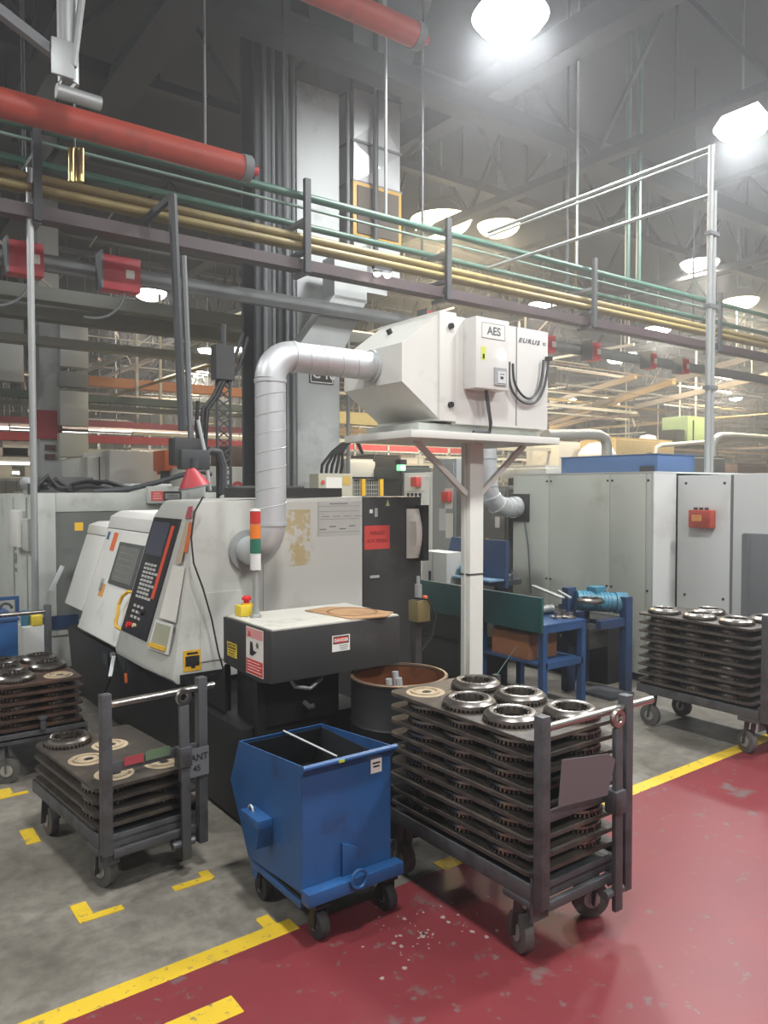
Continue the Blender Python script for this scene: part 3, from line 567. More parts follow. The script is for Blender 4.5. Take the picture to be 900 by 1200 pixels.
for i, (x, y, r) in enumerate(((hx0 + .1, hy0 + .03, .062), (hx1 - .0, hy0 + .04, .062), (hx0 + .06, hy0 + .47, .06), (hx1 - .07, hy0 + .47, .06))):
    c = obj('caster', MB().box((x - .04, y - .04, .15), (x + .04, y + .04, .165)), black, t)
    obj('fork', MB().box((x - .035, y - .02, .055), (x - .028, y + .02, .15)), black, c, smooth=0); obj('fork', MB().box((x + .028, y - .02, .055), (x + .035, y + .02, .15)), black, c, smooth=0)
    obj('wheel', MB().cyl((x - .024, y, r), (x + .024, y, r), r, n=22), rubber, c, bev=.006); obj('hub', MB().cyl((x - .03, y, r), (x + .03, y, r), .02, n=10), gstl, c)
for x in (hx0 + .02,): obj('rear_leg', MB().prism([(hy0 + .44, .2), (hy0 + .54, .2), (hy0 + .52, .1), (hy0 + .48, .1)], 'x', x, x + .01), blue, t, smooth=0)
tag(obj('scrap_rod', MB().cyl((1.90, 3.462, .752), (2.06, 3.20, .66), .006, n=6), galvd), 'thin bright rod lying across the open top of the blue hopper', 'rod')
tag(obj('swarf', MB().box((hx0 + .01, hy0 + .03, .212), (hx1 - .01, hy0 + .5, .4)), mat('swarf_dark', '2a2622', .7, .3, .4, 40, bump=1), bev=.02), 'dark metal swarf lying inside the blue hopper', 'swarf', kind='stuff')
tag(obj('paper_sheet', MB().box((1.76, 3.18, .405), (1.95, 3.32, .412)), mat('dirty_paper', '8c877c', .7, 0, .2), bev=.002), 'crumpled grey sheet lying inside the blue hopper', 'sheet')

# ------------------------------------------------------------------ white lathe
t = thing('turning_lathe', 'white and black turning lathe with slanted front and angled control panel', 'lathe', (2.6, 6.2, 0))
K = .31                                                     # slope of the front
sx = lambda z, o=0: 1.88 + K * (z - .76) + o
obj('base', MB().prism([(1.98, .03), (1.93, .66), (3.46, .70), (3.46, .03)], 'y', 5.03, 7.86), black, t, bev=.01)
obj('plinth', MB().box((2.05, 5.1, 0), (3.9, 7.8, .03)), black, t, smooth=0)
pr0 = [(1.935, .665), (1.90, .70), (1.905, .75), (2.05, 1.66), (2.065, 1.75), (2.085, 1.87), (2.11, 1.905), (3.46, 1.935), (3.46, .70)]
pr1 = [(1.93, .68), (1.84, .715), (1.828, .76), (2.138, 1.76), (2.16, 1.80), (2.225, 1.885), (2.26, 1.905), (3.46, 1.935), (3.46, .70)]
b = MB(); n = len(pr0); b.add([(x, yy, z) for yy, pr in ((5.0, pr0), (5.42, pr1), (6.02, pr1)) for x, z in pr], [tuple(range(n)), tuple(range(3 * n - 1, 2 * n - 1, -1))] + [(k * n + i, k * n + n + i, k * n + n + (i + 1) % n, k * n + (i + 1) % n) for k in (0, 1) for i in range(n)])
obj('headstock_cover', b, lathew, t, bev=.006)
d = obj('door', MB().prism([(1.91, .70), (1.865, .74), (sx(.76), .77), (sx(1.63), 1.63), (2.5, 1.63), (2.5, .70)], 'y', 6.035, 7.26), white, t, bev=.012)
obj('hood', MB().prism([(sx(1.635), 1.635), (sx(1.72), 1.74), (2.26, 1.785), (2.3, 1.79), (2.9, 1.79), (2.9, 1.635)], 'y', 6.02, 7.27), white2, t, bev=.012)
obj('tail_cover', MB().prism([(1.97, .86), (sx(.84), .88), (sx(1.55), 1.55), (2.5, 1.55), (2.5, .86)], 'y', 7.265, 7.87), white, t, bev=.012)
obj('tail_hood', MB().prism([(sx(1.555), 1.555), (sx(1.62), 1.64), (2.24, 1.67), (2.8, 1.67), (2.8, 1.555)], 'y', 7.275, 7.88), white2, t, bev=.012)
# door window, handle, stickers on the slanted front
sv = Vector((K, 0, 1)); F0 = Fr((sx(.76), 6.03, .76), -Y, sv)        # u = -Y (to the right as seen), v up the slope; u negative = farther
L_ = math.sqrt(1 + K * K)
def sl(y, z): return (6.03 - y, (z - .76) * L_)
def slq(name, y0, z0, y1, z1, m, par, n0, n1, bev=0, lab=None):
    a, c = sl(y0, z0), sl(y1, z1); b = MB(); F0.box(b, min(a[0], c[0]), a[1], max(a[0], c[0]), c[1], n0, n1); o = obj(name, b, m, par, bev=bev)
    if lab: o['label'] = lab
    return o
wn = slq('window', 6.77, 1.175, 6.14, 1.53, mat('window_frame_grey', '4a4c4b', .45), d, .0, .012, .004)
b = MB(); a = sl(6.71, 1.21); c = sl(6.2, 1.5); F0.box(b, a[0], a[1], c[0], c[1], .0121, .0135); obj('pane', b, mat('grey_glass', '63665f', .12), t)
obj('window_print', (lambda b: ([F0.box(b, sl(6.66, 0)[0], sl(0, z)[1], sl(6.3, 0)[0], sl(0, z)[1] + .006, .0136, .0142) for z in (1.24, 1.29, 1.34, 1.39, 1.44)], b)[1])(MB()), greyink, t, smooth=0)
slq('warning_sticker', 7.02, 1.44, 6.9, 1.6, orange, d, 0, .002); slq('warning_sticker', 6.97, .97, 6.83, 1.16, mat('amber_sticker', 'd79a4a', .5), d, 0, .002)
slq('paper_sheet', 7.2, 1.2, 7.12, 1.42, paper, d, 0, .002); slq('paper_sheet', 7.0, 1.09, 6.9, 1.2, mat('silver_label', 'a5a6a5', .4), d, 0, .002, lab='small silver label'); slq('blue_sticker', 7.2, 1.53, 7.13, 1.6, blue, d, 0, .002)
hp = [F0.m @ Vector(p) for p in ((sl(6.02, 1.17)[0], sl(0, 1.17)[1], .01), (sl(6.09, 1.17)[0], sl(0, 1.165)[1], .05), (sl(6.16, 1.1)[0], sl(0, 1.12)[1], .06), (sl(6.19, 1)[0], sl(0, 1.05)[1], .06), (sl(6.15, 1)[0], sl(0, .985)[1], .06), (sl(6.15, 1)[0], sl(0, .93)[1], .06), (sl(6.13, 1)[0], sl(0, .89)[1], .05), (sl(6.07, 1)[0], sl(0, .875)[1], .01))]
obj('door_handle', MB().tube(hp, .014, 8), yellow, t)
# tail end latch and signal
obj('tail_latch', MB().bar((1.9, 7.9, 1.24), (1.79, 7.9, 1.0), .03, .04), galv, t, bev=.004); obj('yellow_tag', MB().box((2.02, 7.9, 1.58), (2.1, 7.905, 1.66)), yellow, t)
# control panel
cp = MB(); a = sl(5.975, .885); c = sl(5.42, 1.755); F0.box(cp, a[0], a[1], c[0], c[1], .045, .062); cpo = obj('control_panel', cp, plastic_blk, t, bev=.004)
def cpq(name, y0, z0, y1, z1, m, n1=.065, bev=0, n0=.0621):
    a, c = sl(y0, z0), sl(y1, z1); b = MB(); F0.box(b, a[0], a[1], c[0], c[1], n0, n1); return obj(name, b, m, cpo, bev=bev, smooth=0)
cpq('screen', 5.94, 1.47, 5.59, 1.72, screen, .0635)
cpq('red_stripe', 5.545, 1.17, 5.49, 1.70, mat('stripe_red', 'd0492f', .4), .066)
b = MB(); kb = []
for j in range(9):
    for i in range(4 if j % 3 else 5):
        y0, z0 = 5.86 - i * .065, 1.15 + j * .03
        a, c = sl(y0, z0), sl(y0 - .045, z0 + .018); F0.box(b, a[0], a[1], c[0], c[1], .0621, .0665)
o = obj('keypad', b, mat('key_grey', 'b5b4ae', .5), cpo, smooth=0); o['kind'] = 'stuff'
b = MB()
for j, z0 in enumerate((1.08, 1.04, 1.0)):
    for i in range(3): a = sl(5.84 - i * .08, z0); c = sl(5.80 - i * .08, z0 + .018); F0.box(b, a[0], a[1], c[0], c[1], .0621, .068)
o = obj('switch_row', b, mat('key_grey', 'b5b4ae', .5), cpo, smooth=0); o['kind'] = 'stuff'
p = F0.m @ Vector((sl(5.8, 1)[0], sl(0, .945)[1], .062)); obj('stop_button', MB().cyl(p, p + F0.n * .03, .024, n=14), estop, cpo)
p = F0.m @ Vector((sl(5.7, 1)[0], sl(0, .955)[1], .062)); obj('key_ring', MB().cyl(p, p + F0.n * .02, .016, n=10), mat('key_pale', 'c9c7a0', .4), cpo)
p = F0.m @ Vector((sl(5.62, 1)[0], sl(0, 1.06)[1], .062)); obj('dial', MB().cyl(p, p + F0.n * .02, .02, n=14), plastic_blk, cpo)
b = MB().tube([(1.86, 5.8, .83), (1.85, 5.8, .74), (1.84, 5.8, .6)], .004, 6); obj('key_cord', b, ink, t); obj('key_fob', MB().box((1.832, 5.785, .53), (1.848, 5.815, .6)), orange, t, bev=.004)
# narrow facet beside the panel: papers, pocket
def f1(name, y0, z0, y1, z1, m, n0=.001, n1=.004, lab=None):
    A, B, C_, D_ = Vector((1.905, 5, .75)), Vector((2.075, 5, 1.82)), Vector((1.826, 5.42, .76)), Vector((2.155, 5.42, 1.80))
    def P(y, z, n): s_, q = (y - 5) / .42, (z - .755) / 1.055; p = (A * (1 - q) + B * q) * (1 - s_) + (C_ * (1 - q) + D_ * q) * s_; return tuple(p + Vector((-.97, -.2, .15)) * n)
    k = 4; v = [P(y0 + (y1 - y0) * i / k, z0 + (z1 - z0) * j / k, n) for n in (n0, n1) for i in range(k + 1) for j in range(k + 1)]; h = (k + 1) ** 2
    I = lambda i, j: i * (k + 1) + j
    fs = [(o_ + I(i, j), o_ + I(i + 1, j), o_ + I(i + 1, j + 1), o_ + I(i, j + 1)) for o_ in (0, h) for i in range(k) for j in range(k)]
    ed = [I(i, 0) for i in range(k + 1)] + [I(k, j) for j in range(1, k + 1)] + [I(i, k) for i in range(k - 1, -1, -1)] + [I(0, j) for j in range(k - 1, 0, -1)]
    fs += [(ed[i], ed[(i + 1) % len(ed)], h + ed[(i + 1) % len(ed)], h + ed[i]) for i in range(len(ed))]
    o = obj(name, MB().add(v, fs), m, t); 
    if lab: o['label'] = lab
    return o
beige_card = mat('card_beige', 'b7a78e', .6)
f1('orange_sticker', 5.15, 1.55, 5.07, 1.76, orange); f1('parts_card', 5.29, 1.47, 5.16, 1.76, beige_card); f1('paper_sheet', 5.32, 1.08, 5.07, 1.45, paper, .001, .008)
f1('red_sticker', 5.33, 1.785, 5.15, 1.87, mat('crimson_sticker', 'b04a55', .5))
f1('pocket_frame', 5.36, .86, 5.09, 1.06, white2, .001, .012); f1('pocket', 5.34, .88, 5.11, 1.045, mat('pocket_beige', '9c9c86', .6), .0121, .0125); f1('yellow_pad', 5.34, .88, 5.12, .905, yellow, .0126, .03)
# near side
FN = Fr((1.9, 5.0, 0), X, Z)
def fn(name, x0, z0, x1, z1, m, n0=0, th=.003, par=t, lab=None): return sticker(name, FN, x0 - 1.9, z0, x1 - 1.9, z1, m, par, n0, th, lab)
fn('access_panel', 2.10, .80, 2.555, 1.275, lathew, 0, .006); fn('side_panel', 2.585, .74, 3.455, 1.90, lathew, 0, .004)
ys = fn('hazard_sticker', 1.975, .745, 2.105, .89, mat('hazard_yellow', 'd0a028', .5), 0, .003); prints(Fr((1.9, 4.997, 0), X, Z), [(.09, .78, .19, .85), (.1, .86, .18, .875), (.13, .765, .16, .78)], ink, ys, .0, .001)
fn('rust_patch', 2.72, 1.42, 2.98, 1.84, paint_mat('rust_wash', 'b0a583', 'a8925f', 'b9b7ae', .5, 9, .6), .004, .0006)
dr = fn('wiring_diagram', 3.04, 1.63, 3.44, 1.90, mat('diagram_print', 'adada6', .5), .004, .001)
rects = [(1.15, 1.64, 1.153, 1.89)] + [(1.16, z, 1.53, z + .003) for z in (1.66, 1.76, 1.82, 1.86)] + [(1.16 + .09 * i, 1.68 + .02 * (i % 2), 1.22 + .09 * i, 1.69 + .02 * (i % 2)) for i in range(4)] + [(1.18 + .1 * i, 1.78, 1.25 + .1 * i, 1.785) for i in range(4)] + [(1.25, 1.875, 1.42, 1.885)]
prints(FN, rects, greyink, dr, .005, .0006)
cab = obj('electrical_cabinet', MB().box((3.465, 5.0, .06), (4.06, 5.9, 1.93)), charcoal, t, bev=.008)
rs = fn('red_notice', 3.48, 1.51, 3.73, 1.70, redst, 0, .002); FR = Fr((3.48, 4.998, 1.51), X, Z)
text('lettering', 'PERIGO', FR, .125, .115, .03, mat('dark_red_ink', '7a2420'), rs, .0, 'CENTER'); text('lettering', 'ALTA TENSAO', FR, .125, .055, .028, mat('dark_red_ink', '7a2420'), rs, .0, 'CENTER', 0, .0008, .8)
b = MB(); b.add([tuple(FN.m @ Vector(q)) for q in ((1.79, 1.855, .001), (1.83, 1.855, .001), (1.81, 1.91, .001), (1.79, 1.855, 0), (1.83, 1.855, 0), (1.81, 1.91, 0))], [(0, 1, 2), (5, 4, 3), (0, 3, 4, 1), (1, 4, 5, 2), (2, 5, 3, 0)]); obj('green_triangle', b, mat('pale_green', '9fc07c', .5), t)
pb = MB(); N_ = 8
for i in range(N_):
    z0, z1 = 1.42 + .41 * i / N_, 1.42 + .41 * (i + 1) / N_; w0, w1 = .03 + .05 * math.sin(math.pi * i / N_), .03 + .05 * math.sin(math.pi * (i + 1) / N_)
    pb.add([(4.06 - .06, 4.99 - w0, z0), (4.06 - .06, 4.99 - w1, z1), (3.90, 4.995, z1), (3.90, 4.995, z0), (3.94, 4.99 - w0, z0), (3.94, 4.99 - w1, z1)], [(3, 2, 5, 4), (4, 5, 1, 0)])
obj('document_pouch', pb, plas, t, smooth=60); fn('pouch_frame', 4.0, 1.40, 4.06, 1.86, black, 0, .1)
fn('door_catch', 3.53, 1.28, 3.62, 1.3, galv, 0, .01); fn('small_label', 3.53, 1.80, 3.56, 1.83, paper, 0, .001); fn('small_label', 3.58, 1.77, 3.61, 1.84, mat('silver_label', 'a5a6a5', .4), 0, .001)
fn('hooks_rail', 2.42, 1.93, 3.3, 2.0, charcoal, -.3, .25)
b = MB()
for x in (1.99, 2.09, 2.19): b.cyl((x, 4.985, .68), (x, 5.0, .68), .03, n=12)
cb = fn('connector_bank', 1.95, .635, 2.3, .73, black, -.03, .045)
for x in (2.0, 2.09, 2.18): obj('connector', MB().cyl((x, 4.965, .68), (x, 4.985, .68), .03, n=14), plastic_blk, cb)
obj('front_latch', MB().bar((1.92, 6.35, .62), (1.86, 6.25, .48), .03, .03).cyl((1.93, 6.37, .63), (1.9, 6.37, .63), .02), galv, t); obj('air_hose', MB().tube([(1.86, 6.25, .47), (1.85, 6.35, .35), (1.87, 6.45, .15), (1.9, 6.46, .02)], .008, 6), black, t)
obj('nameplate', MB().box((1.925, 6.55, .5), (1.935, 6.7, .6)), gstd, t)
tag(obj('hanging_cable', MB().tube([at(u, v, y=4.9) for u, v in ((238, 582), (228, 600), (224, 630), (227, 660), (238, 690), (248, 725), (256, 765), (262, 785))], .006, 6), ink), 'thin black cable hanging down the white side of the lathe', 'cable')

# ------------------------------------------------------------------ spiral duct
t = thing('spiral_duct', 'silver spiral duct rising from the lathe side and bending to the mist collector', 'duct', (2.49, 4.72, 2.0))
r = .105; px_, py_ = 2.49, 4.70
zl, zh = 1.555, 2.91; rb = .17
el = [(2.42, 4.985, zl), (2.42, 4.93, zl)] ; el = [(px_ - .03, 4.985, zl), (px_ - .03, 4.92, zl)] + [(px_ - .03 * math.cos(a), 4.90 - .2 * math.sin(a), zl + .2 * (1 - math.cos(a))) for a in [R(k) for k in range(0, 91, 10)]]
obj('lower_elbow', MB().tube(el, r, 28), galv, t)
obj('vertical_pipe', MB().cyl((px_, py_, zl + .2), (px_, py_, zh - rb), r, n=28), galv, t)
obj('upper_elbow', MB().tube([(px_ + rb * (1 - math.cos(a)), py_, zh - rb + rb * math.sin(a)) for a in [R(k) for k in range(0, 91, 9)]], r * 1.01, 28), galv, t)
obj('horizontal_pipe', MB().cyl((px_ + rb, py_, zh), (3.349, py_, zh), r, n=28), galv, t)
obj('wall_flange', MB().cyl((px_ - .03, 4.97, zl), (px_ - .03, 4.994, zl), .15, n=28), galvd, t)
def spiral(p, ax, Ln, turns):
    pts = []; n = int(turns * 20); e1 = ax.orthogonal().normalized(); e2 = ax.cross(e1)
    for i in range(n + 1): a = 2 * math.pi * i / 20; pts.append(Vector(p) + ax * (Ln * i / n) + (e1 * math.cos(a) + e2 * math.sin(a)) * (r + .0005))
    return MB().tube(pts, .003, 4)
obj('spiral_seam', spiral((px_, py_, zl + .25), Z, zh - zl - rb - .3, 7), galv, t); obj('spiral_seam', spiral((px_ + rb + .05, py_, zh), X, .66, 5), galv, t)
for c, ax in (((px_, py_, zl + .2), Z), ((px_, py_, zh - rb - .01), Z), ((px_ + rb, py_, zh), X)): obj('joint_band', MB().cyl(Vector(c) - ax * .012, Vector(c) + ax * .012, r + .006, n=28), galv, t)

# ------------------------------------------------------------------ mist collector on its white stand
t = thing('collector_stand', 'white steel post with braced table carrying the mist collector', 'stand', (4.27, 4.6, 0))
obj('post', MB().box((4.20, 4.55, .012), (4.345, 4.66, 2.36)), white, t, bev=.004)
obj('base_plate', MB().box((4.1, 4.45, 0), (4.45, 4.76, .012)), white, t)
obj('table_top', MB().box((3.37, 4.26, 2.36), (4.93, 5.12, 2.415)), white, t, bev=.006)
for x0, x1 in ((3.68, 4.2), (4.86, 4.345)): obj('brace', MB().bar((x0, 4.6, 2.36), (x1, 4.6, 1.95), .04, .04), white, t, smooth=0)
obj('cable_strap', MB().box((4.194, 4.544, 1.30), (4.351, 4.548, 1.31)).box((4.192, 4.544, 1.30), (4.196, 4.662, 1.31)), ink, t, smooth=0)
obj('post_cable', MB().tube([(4.192, 4.60, .03), (4.192, 4.60, 1.0), (4.192, 4.605, 1.9), (4.19, 4.6, 2.35)], .008, 6), white2, t)
t = thing('mist_collector', 'white AES mist collector with control box and tapered inlet hood', 'mist collector', (4.2, 4.7, 2.415))
obj('plinth', MB().box((3.53, 4.38, 2.416), (4.82, 5.05, 2.48)), cream, t)
obj('inlet_hood', MB().prism([(3.35, 2.76), (3.35, 3.035), (3.688, 3.285), (3.688, 2.52)], 'y', 4.345, 5.09), white, t, smooth=0)
obj('hood_flange', MB().box((3.69, 4.33, 2.5), (3.85, 5.11, 3.305)), white, t, bev=.003)
obj('inlet_collar', MB().cyl((3.32, py_, zh), (3.349, py_, zh), r + .014, n=28), galv, t)
obj('housing', MB().box((3.853, 4.34, 2.482), (4.87, 5.1, 3.285)), white2, t, bev=.008)
obj('door_seam', MB().box((4.495, 4.336, 2.5), (4.502, 4.341, 3.28)), greyink, t)
for x, z in ((3.79, 3.2), (3.79, 2.62)): obj('door_knob', MB().cyl((x, 4.308, z), (x, 4.33, z), .022, n=14), plastic_blk, t)
obj('door_knob', MB().cyl((3.55, 4.75, 3.18), (3.53, 4.75, 3.215), .022, n=14), plastic_blk, t)
cbx = obj('control_box', MB().box((3.93, 4.2, 2.745), (4.275, 4.338, 3.275)), white2, t, bev=.01)
FA = Fr((3.93, 4.2, 2.745), X, Z)
pl = sticker('logo_plate', FA, .055, .375, .295, .49, mat('plate_white', 'dcdcd6', .4), cbx, 0, .003); FA2 = Fr((3.985, 4.197, 3.12), X, Z)
text('lettering', 'AES', FA2, .055, .03, .062, mat('grey_letter', '5d6066', .5), pl, .0005); prints(FA2, [(0, 0, .24, .003), (0, .112, .24, .115), (0, 0, .003, .115), (.237, 0, .24, .115)], greyink, pl, 0, .001, 'border')
sticker('warning_sticker', FA, .05, .21, .1, .31, mat('lime_sticker', 'c6cf5a', .5), cbx, 0, .002); prints(FA, [(.065, .22, .085, .255)], ink, cbx, .002, .001)
ds = sticker('display', FA, .185, .035, .31, .165, mat('display_grey', '9a9c9c', .35), cbx, 0, .01); sticker('display_face', Fr((3.93, 4.19, 2.745), X, Z), .215, .05, .3, .14, mat('display_pale', 'c5c8c6', .3), cbx, 0, .003); prints(Fr((3.93, 4.187, 2.745), X, Z), [(.24, .08, .27, .1), (.235, .115, .28, .12)], ink, cbx, 0, .001)
p = FA.m @ Vector((.27, .26, 0)); obj('indicator_lamp', MB().cyl(p, p - Y * .02, .018, n=14), emit('indicator', (1, 1, 1, 1), 12), cbx)
FE = Fr((4.52, 4.338, 3.16), X, Z); text('brand_lettering', 'EURUS', FE, .0, .008, .036, mat('grey_letter', '5d6066', .5), t, .0005, 'LEFT', .25, .0012, 1.4, 1.25); prints(FE, [(.285, .012, .318, .017), (.285, .028, .318, .033), (.285, .012, .29, .033), (.313, .012, .318, .033)], greyink, t, .0, .001, 'emblem')
for uvs in (((597, 424), (597, 445), (601, 459), (609, 469), (619, 473), (629, 470), (636, 459), (640, 443), (643, 422)), ((601, 426), (602, 443), (606, 455), (613, 464), (620, 467), (627, 463), (632, 454), (635, 441), (637, 422))):
    pts = [at(u, v, y=4.315) for u, v in uvs]; P_ = []
    for i in range(len(pts) - 1):
        p0, p1, p2, p3 = pts[max(i - 1, 0)], pts[i], pts[i + 1], pts[min(i + 2, len(pts) - 1)]
        for k in range(4): q = k / 4; P_.append(.5 * ((2 * p1) + (p2 - p0) * q + (2 * p0 - 5 * p1 + 4 * p2 - p3) * q * q + (3 * p1 - p0 - 3 * p2 + p3) * q ** 3))
    obj('flexible_conduit', MB().tube(P_ + [pts[-1]], .010, 8), mat('conduit_grey', '3c3e40', .5), t)
obj('conduit_fitting', MB().box((4.83, 4.30, 3.05), (4.88, 4.339, 3.08)), charcoal, t)
obj('supply_cable', MB().tube([(4.1, 4.27, 2.745), (4.11, 4.26, 2.65), (4.15, 4.27, 2.5), (4.17, 4.3, 2.43), (4.0, 4.3, 2.425)], .014, 8), mat('conduit_grey', '3c3e40', .5), t)

# ------------------------------------------------------------------ chip conveyor head in front of the lathe
t = thing('chip_conveyor', 'black chip conveyor head with pale top in front of the white lathe', 'conveyor', (2.45, 4.1, 0))
obj('head_box', MB().prism([(3.8, .905), (3.8, 1.2), (4.43, 1.2), (4.43, .915), (3.95, .885)], 'x', 2.012, 2.915), charcoal, t, bev=.004)
obj('top_plate', MB().box((2.025, 3.81, 1.2), (2.91, 4.42, 1.208)), mat('dusty_top', 'bdbbb0', .55, 0, .06, 4, dirt='8a867a', dirt_amt=.25, dirt_scale=5), t)
obj('sump', MB().box((1.97, 4.1, .02), (2.88, 4.98, .58)), black, t, bev=.01); obj('chute', MB().box((2.1, 4.05, .581), (2.62, 4.42, .9)), black, t, smooth=0)
obj('leg', MB().bar((2.06, 4.0, .0), (2.06, 4.05, .9), .05, .05), black, t); obj('leg', MB().bar((2.85, 4.0, .0), (2.85, 4.05, .9), .05, .05), black, t)
obj('side_support', MB().prism([(4.43, .6), (4.95, .6), (4.5, .8), (4.43, .9)], 'x', 2.02, 2.06), black, t, smooth=0)
FL_ = Fr((2.012, 4.43, .88), -Y, Z)
ys = sticker('caution_sticker', FL_, .06, .09, .19, .175, yelst, t); prints(FL_, [(.07, .14, .18, .17), (.075, .125, .175, .13), (.075, .11, .165, .115), (.075, .098, .17, .102)], ink, ys)
FLT = Fr((2.0095, 4.43, .88), -Y, Z); text('lettering', 'CAUTION', FLT, .125, .148, .016, yelst, ys, .0005, 'CENTER', 0, .0004)
vs = sticker('danger_sticker', FL_, .32, .035, .535, .31, paper, t); prints(FL_, [(.325, .25, .53, .305)], pinkst, vs, .002, .001, 'header'); prints(FL_, [(.325, .04, .53, .125)], redst, vs, .002, .001, 'text_block')
prints(FL_, [(.34, .055 + .017 * i, .515 - .02 * (i % 2), .06 + .017 * i) for i in range(4)], mat('pale_print', 'e8b9b2', .5), vs, .003, .001)
b = MB(); b.add([tuple(FL_.m @ Vector(p)) for p in ((.37, .15, .0035), (.40, .145, .0035), (.46, .175, .0035), (.415, .18, .0035), (.405, .225, .0035), (.375, .23, .0035))], [(0, 1, 2, 3, 4, 5)])
for a in range(6):
    ca, sa = math.cos(a * 1.047), math.sin(a * 1.047); b.add([tuple(FL_.m @ Vector((.465 + q * ca - w_ * sa, .215 + q * sa + w_ * ca, .0035))) for q, w_ in ((.004, -.006), (.024, 0), (.004, .006))], [(0, 1, 2)])
obj('hand_pictogram', b, ink, vs, smooth=0); prints(FL_, [(.345, .257, .385, .265), (.355, .265, .375, .285)], mat('red_print', 'b0414a'), vs, .003, .001, 'triangle')
FD = Fr((2.012, 3.8, .88), X, Z)
ds = sticker('danger_sticker', FD, .4, .155, .525, .25, paper, t); prints(FD, [(.408, .2, .517, .245)], ink, ds, .002, .001, 'header'); prints(FD, [(.415, .205, .51, .238)], redst, ds, .003, .0006, 'oval')
FD2 = Fr((2.012, 3.796, .88), X, Z); text('lettering', 'DANGER', FD2, .462, .213, .018, paper, ds, .0005, 'CENTER'); prints(FD, [(.45, .186, .51, .19), (.455, .175, .51, .179), (.455, .164, .505, .168)], greyink, ds)
obj('drain_pipe', MB().tube([(2.2, 3.95, .9), (2.22, 3.9, .84), (2.31, 3.88, .82), (2.4, 3.9, .86), (2.43, 3.95, .9)], .012, 8), galvd, t)
obj('elbow_fitting', MB().tube([(2.35, 4.02, .70), (2.36, 3.97, .68), (2.38, 3.95, .69)], .016, 8), gstl, t)
# things on the conveyor head
t = thing('stop_station', 'yellow stop station with red mushroom button on the chip conveyor head', 'stop button', (2.13, 4.36, 1.208))
obj('box', MB().box((2.07, 4.30, 1.209), (2.19, 4.39, 1.275)), yelst, t, bev=.006); obj('collar', MB().cyl((2.13, 4.345, 1.275), (2.13, 4.345, 1.285), .03, n=16), yellow, t)
obj('mushroom_button', MB().lathe([(.001, 0), (.018, 0), (.018, .018), (.03, .02), (.03, .035), (.02, .045), (.001, .046)], (2.13, 4.345, 1.285), 18), estop, t)
t = thing('signal_tower', 'red, amber and green signal tower on a pole on the chip conveyor head', 'signal light', (2.145, 4.25, 1.208))
c = (2.145, 4.25)
obj('pole', MB().cyl((*c, 1.26), (*c, 1.5), .0175, n=14), galvd, t); obj('base', MB().lathe([(.001, 0), (.035, 0), (.035, .012), (.022, .02), (.022, .06), (.001, .06)], (*c, 1.209), 18), galvd, t)
obj('lower_body', MB().cyl((*c, 1.5), (*c, 1.6), .033, n=18), white2, t)
for z0, z1, m, lb in ((1.6, 1.69, mat('green_lens', '2f6a55', .25), 'green lens'), (1.69, 1.78, mat('amber_lens', 'd9792a', .25), 'amber lens'), (1.78, 1.86, mat('red_lens', 'b8352f', .25), 'red lens')):
    o = obj('lens', MB().cyl((*c, z0 + .002), (*c, z1 - .002), .033, n=18), m, t); o['label'] = lb
obj('cap', MB().lathe([(.001, 0), (.034, 0), (.03, .012), (.001, .016)], (*c, 1.86), 18), white2, t)
t = thing('cardboard_piece', 'worn brown cardboard piece lying on the chip conveyor head', 'cardboard', (2.72, 4.08, 1.2085))
b = MB(); top = [at(u, v, z=1.215) for u, v in ((357, 715), (382, 711), (415, 711), (461, 717), (452, 722), (412, 725))]; b.add([tuple(p) for p in top] + [(p.x, p.y, 1.2085) for p in top], [(0, 1, 2, 3, 4, 5), (11, 10, 9, 8, 7, 6)] + [(i, (i + 1) % 6, 6 + (i + 1) % 6, 6 + i) for i in range(6)]); obj('sheet', b, card, t, smooth=0)
cc = sum(top, Vector()) / 6; obj('ring_stain', MB().lathe([(.15, 0), (.165, 0), (.165, .001), (.15, .001)], (cc.x, cc.y, 1.2152), 28), mat('stain', '6e4d30', .6), t)
# drum
t = thing('oil_drum', 'black open drum with copper brown inside behind the tall near truck', 'drum', (2.78, 3.68, 0))
obj('wall', MB().lathe([(.26, .001), (.29, .001), (.29, .3), (.297, .31), (.29, .32), (.29, .6), (.297, .61), (.29, .62), (.29, .865), (.28, .865)], (2.8, 3.66, 0), 36), black, t)
obj('inner_sheet', MB().lathe([(.279, .3), (.279, .86), (.274, .86), (.274, .3)], (2.8, 3.66, 0), 36), copper, t); obj('rim', MB().lathe([(.276, .866), (.296, .866), (.298, .874), (.293, .88), (.278, .88)], (2.8, 3.66, 0), 36), mat('rusty_rim', '6d5a48', .45, .5, .3), t)
obj('floor_sheet', MB().cyl((2.8, 3.66, .5), (2.8, 3.66, .52), .272, n=36), copper, t)
for x, y in ((2.72, 3.6), (2.78, 3.58), (2.86, 3.72)): tag(obj('steel_offcut', MB().cyl((x, y, .53), (x - .02, y + .03, .87), .02, n=12), galv), f'{"bright" if y < 3.59 else "dull" if y < 3.65 else "dark"} round steel offcut standing in the black drum', 'offcut')
t = thing('coolant_pump', 'yellow and grey valve unit on a grey bracket beside the lathe cabinet', 'pump', (3.62, 4.4, 0))
obj('post', MB().box((3.6, 4.5, 0), (3.66, 4.56, 1.0)), charcoal, t); obj('body', MB().box((3.56, 4.42, 1.0), (3.68, 4.54, 1.16)), mat('ochre_unit', '6b5f38', .5), t, bev=.01)
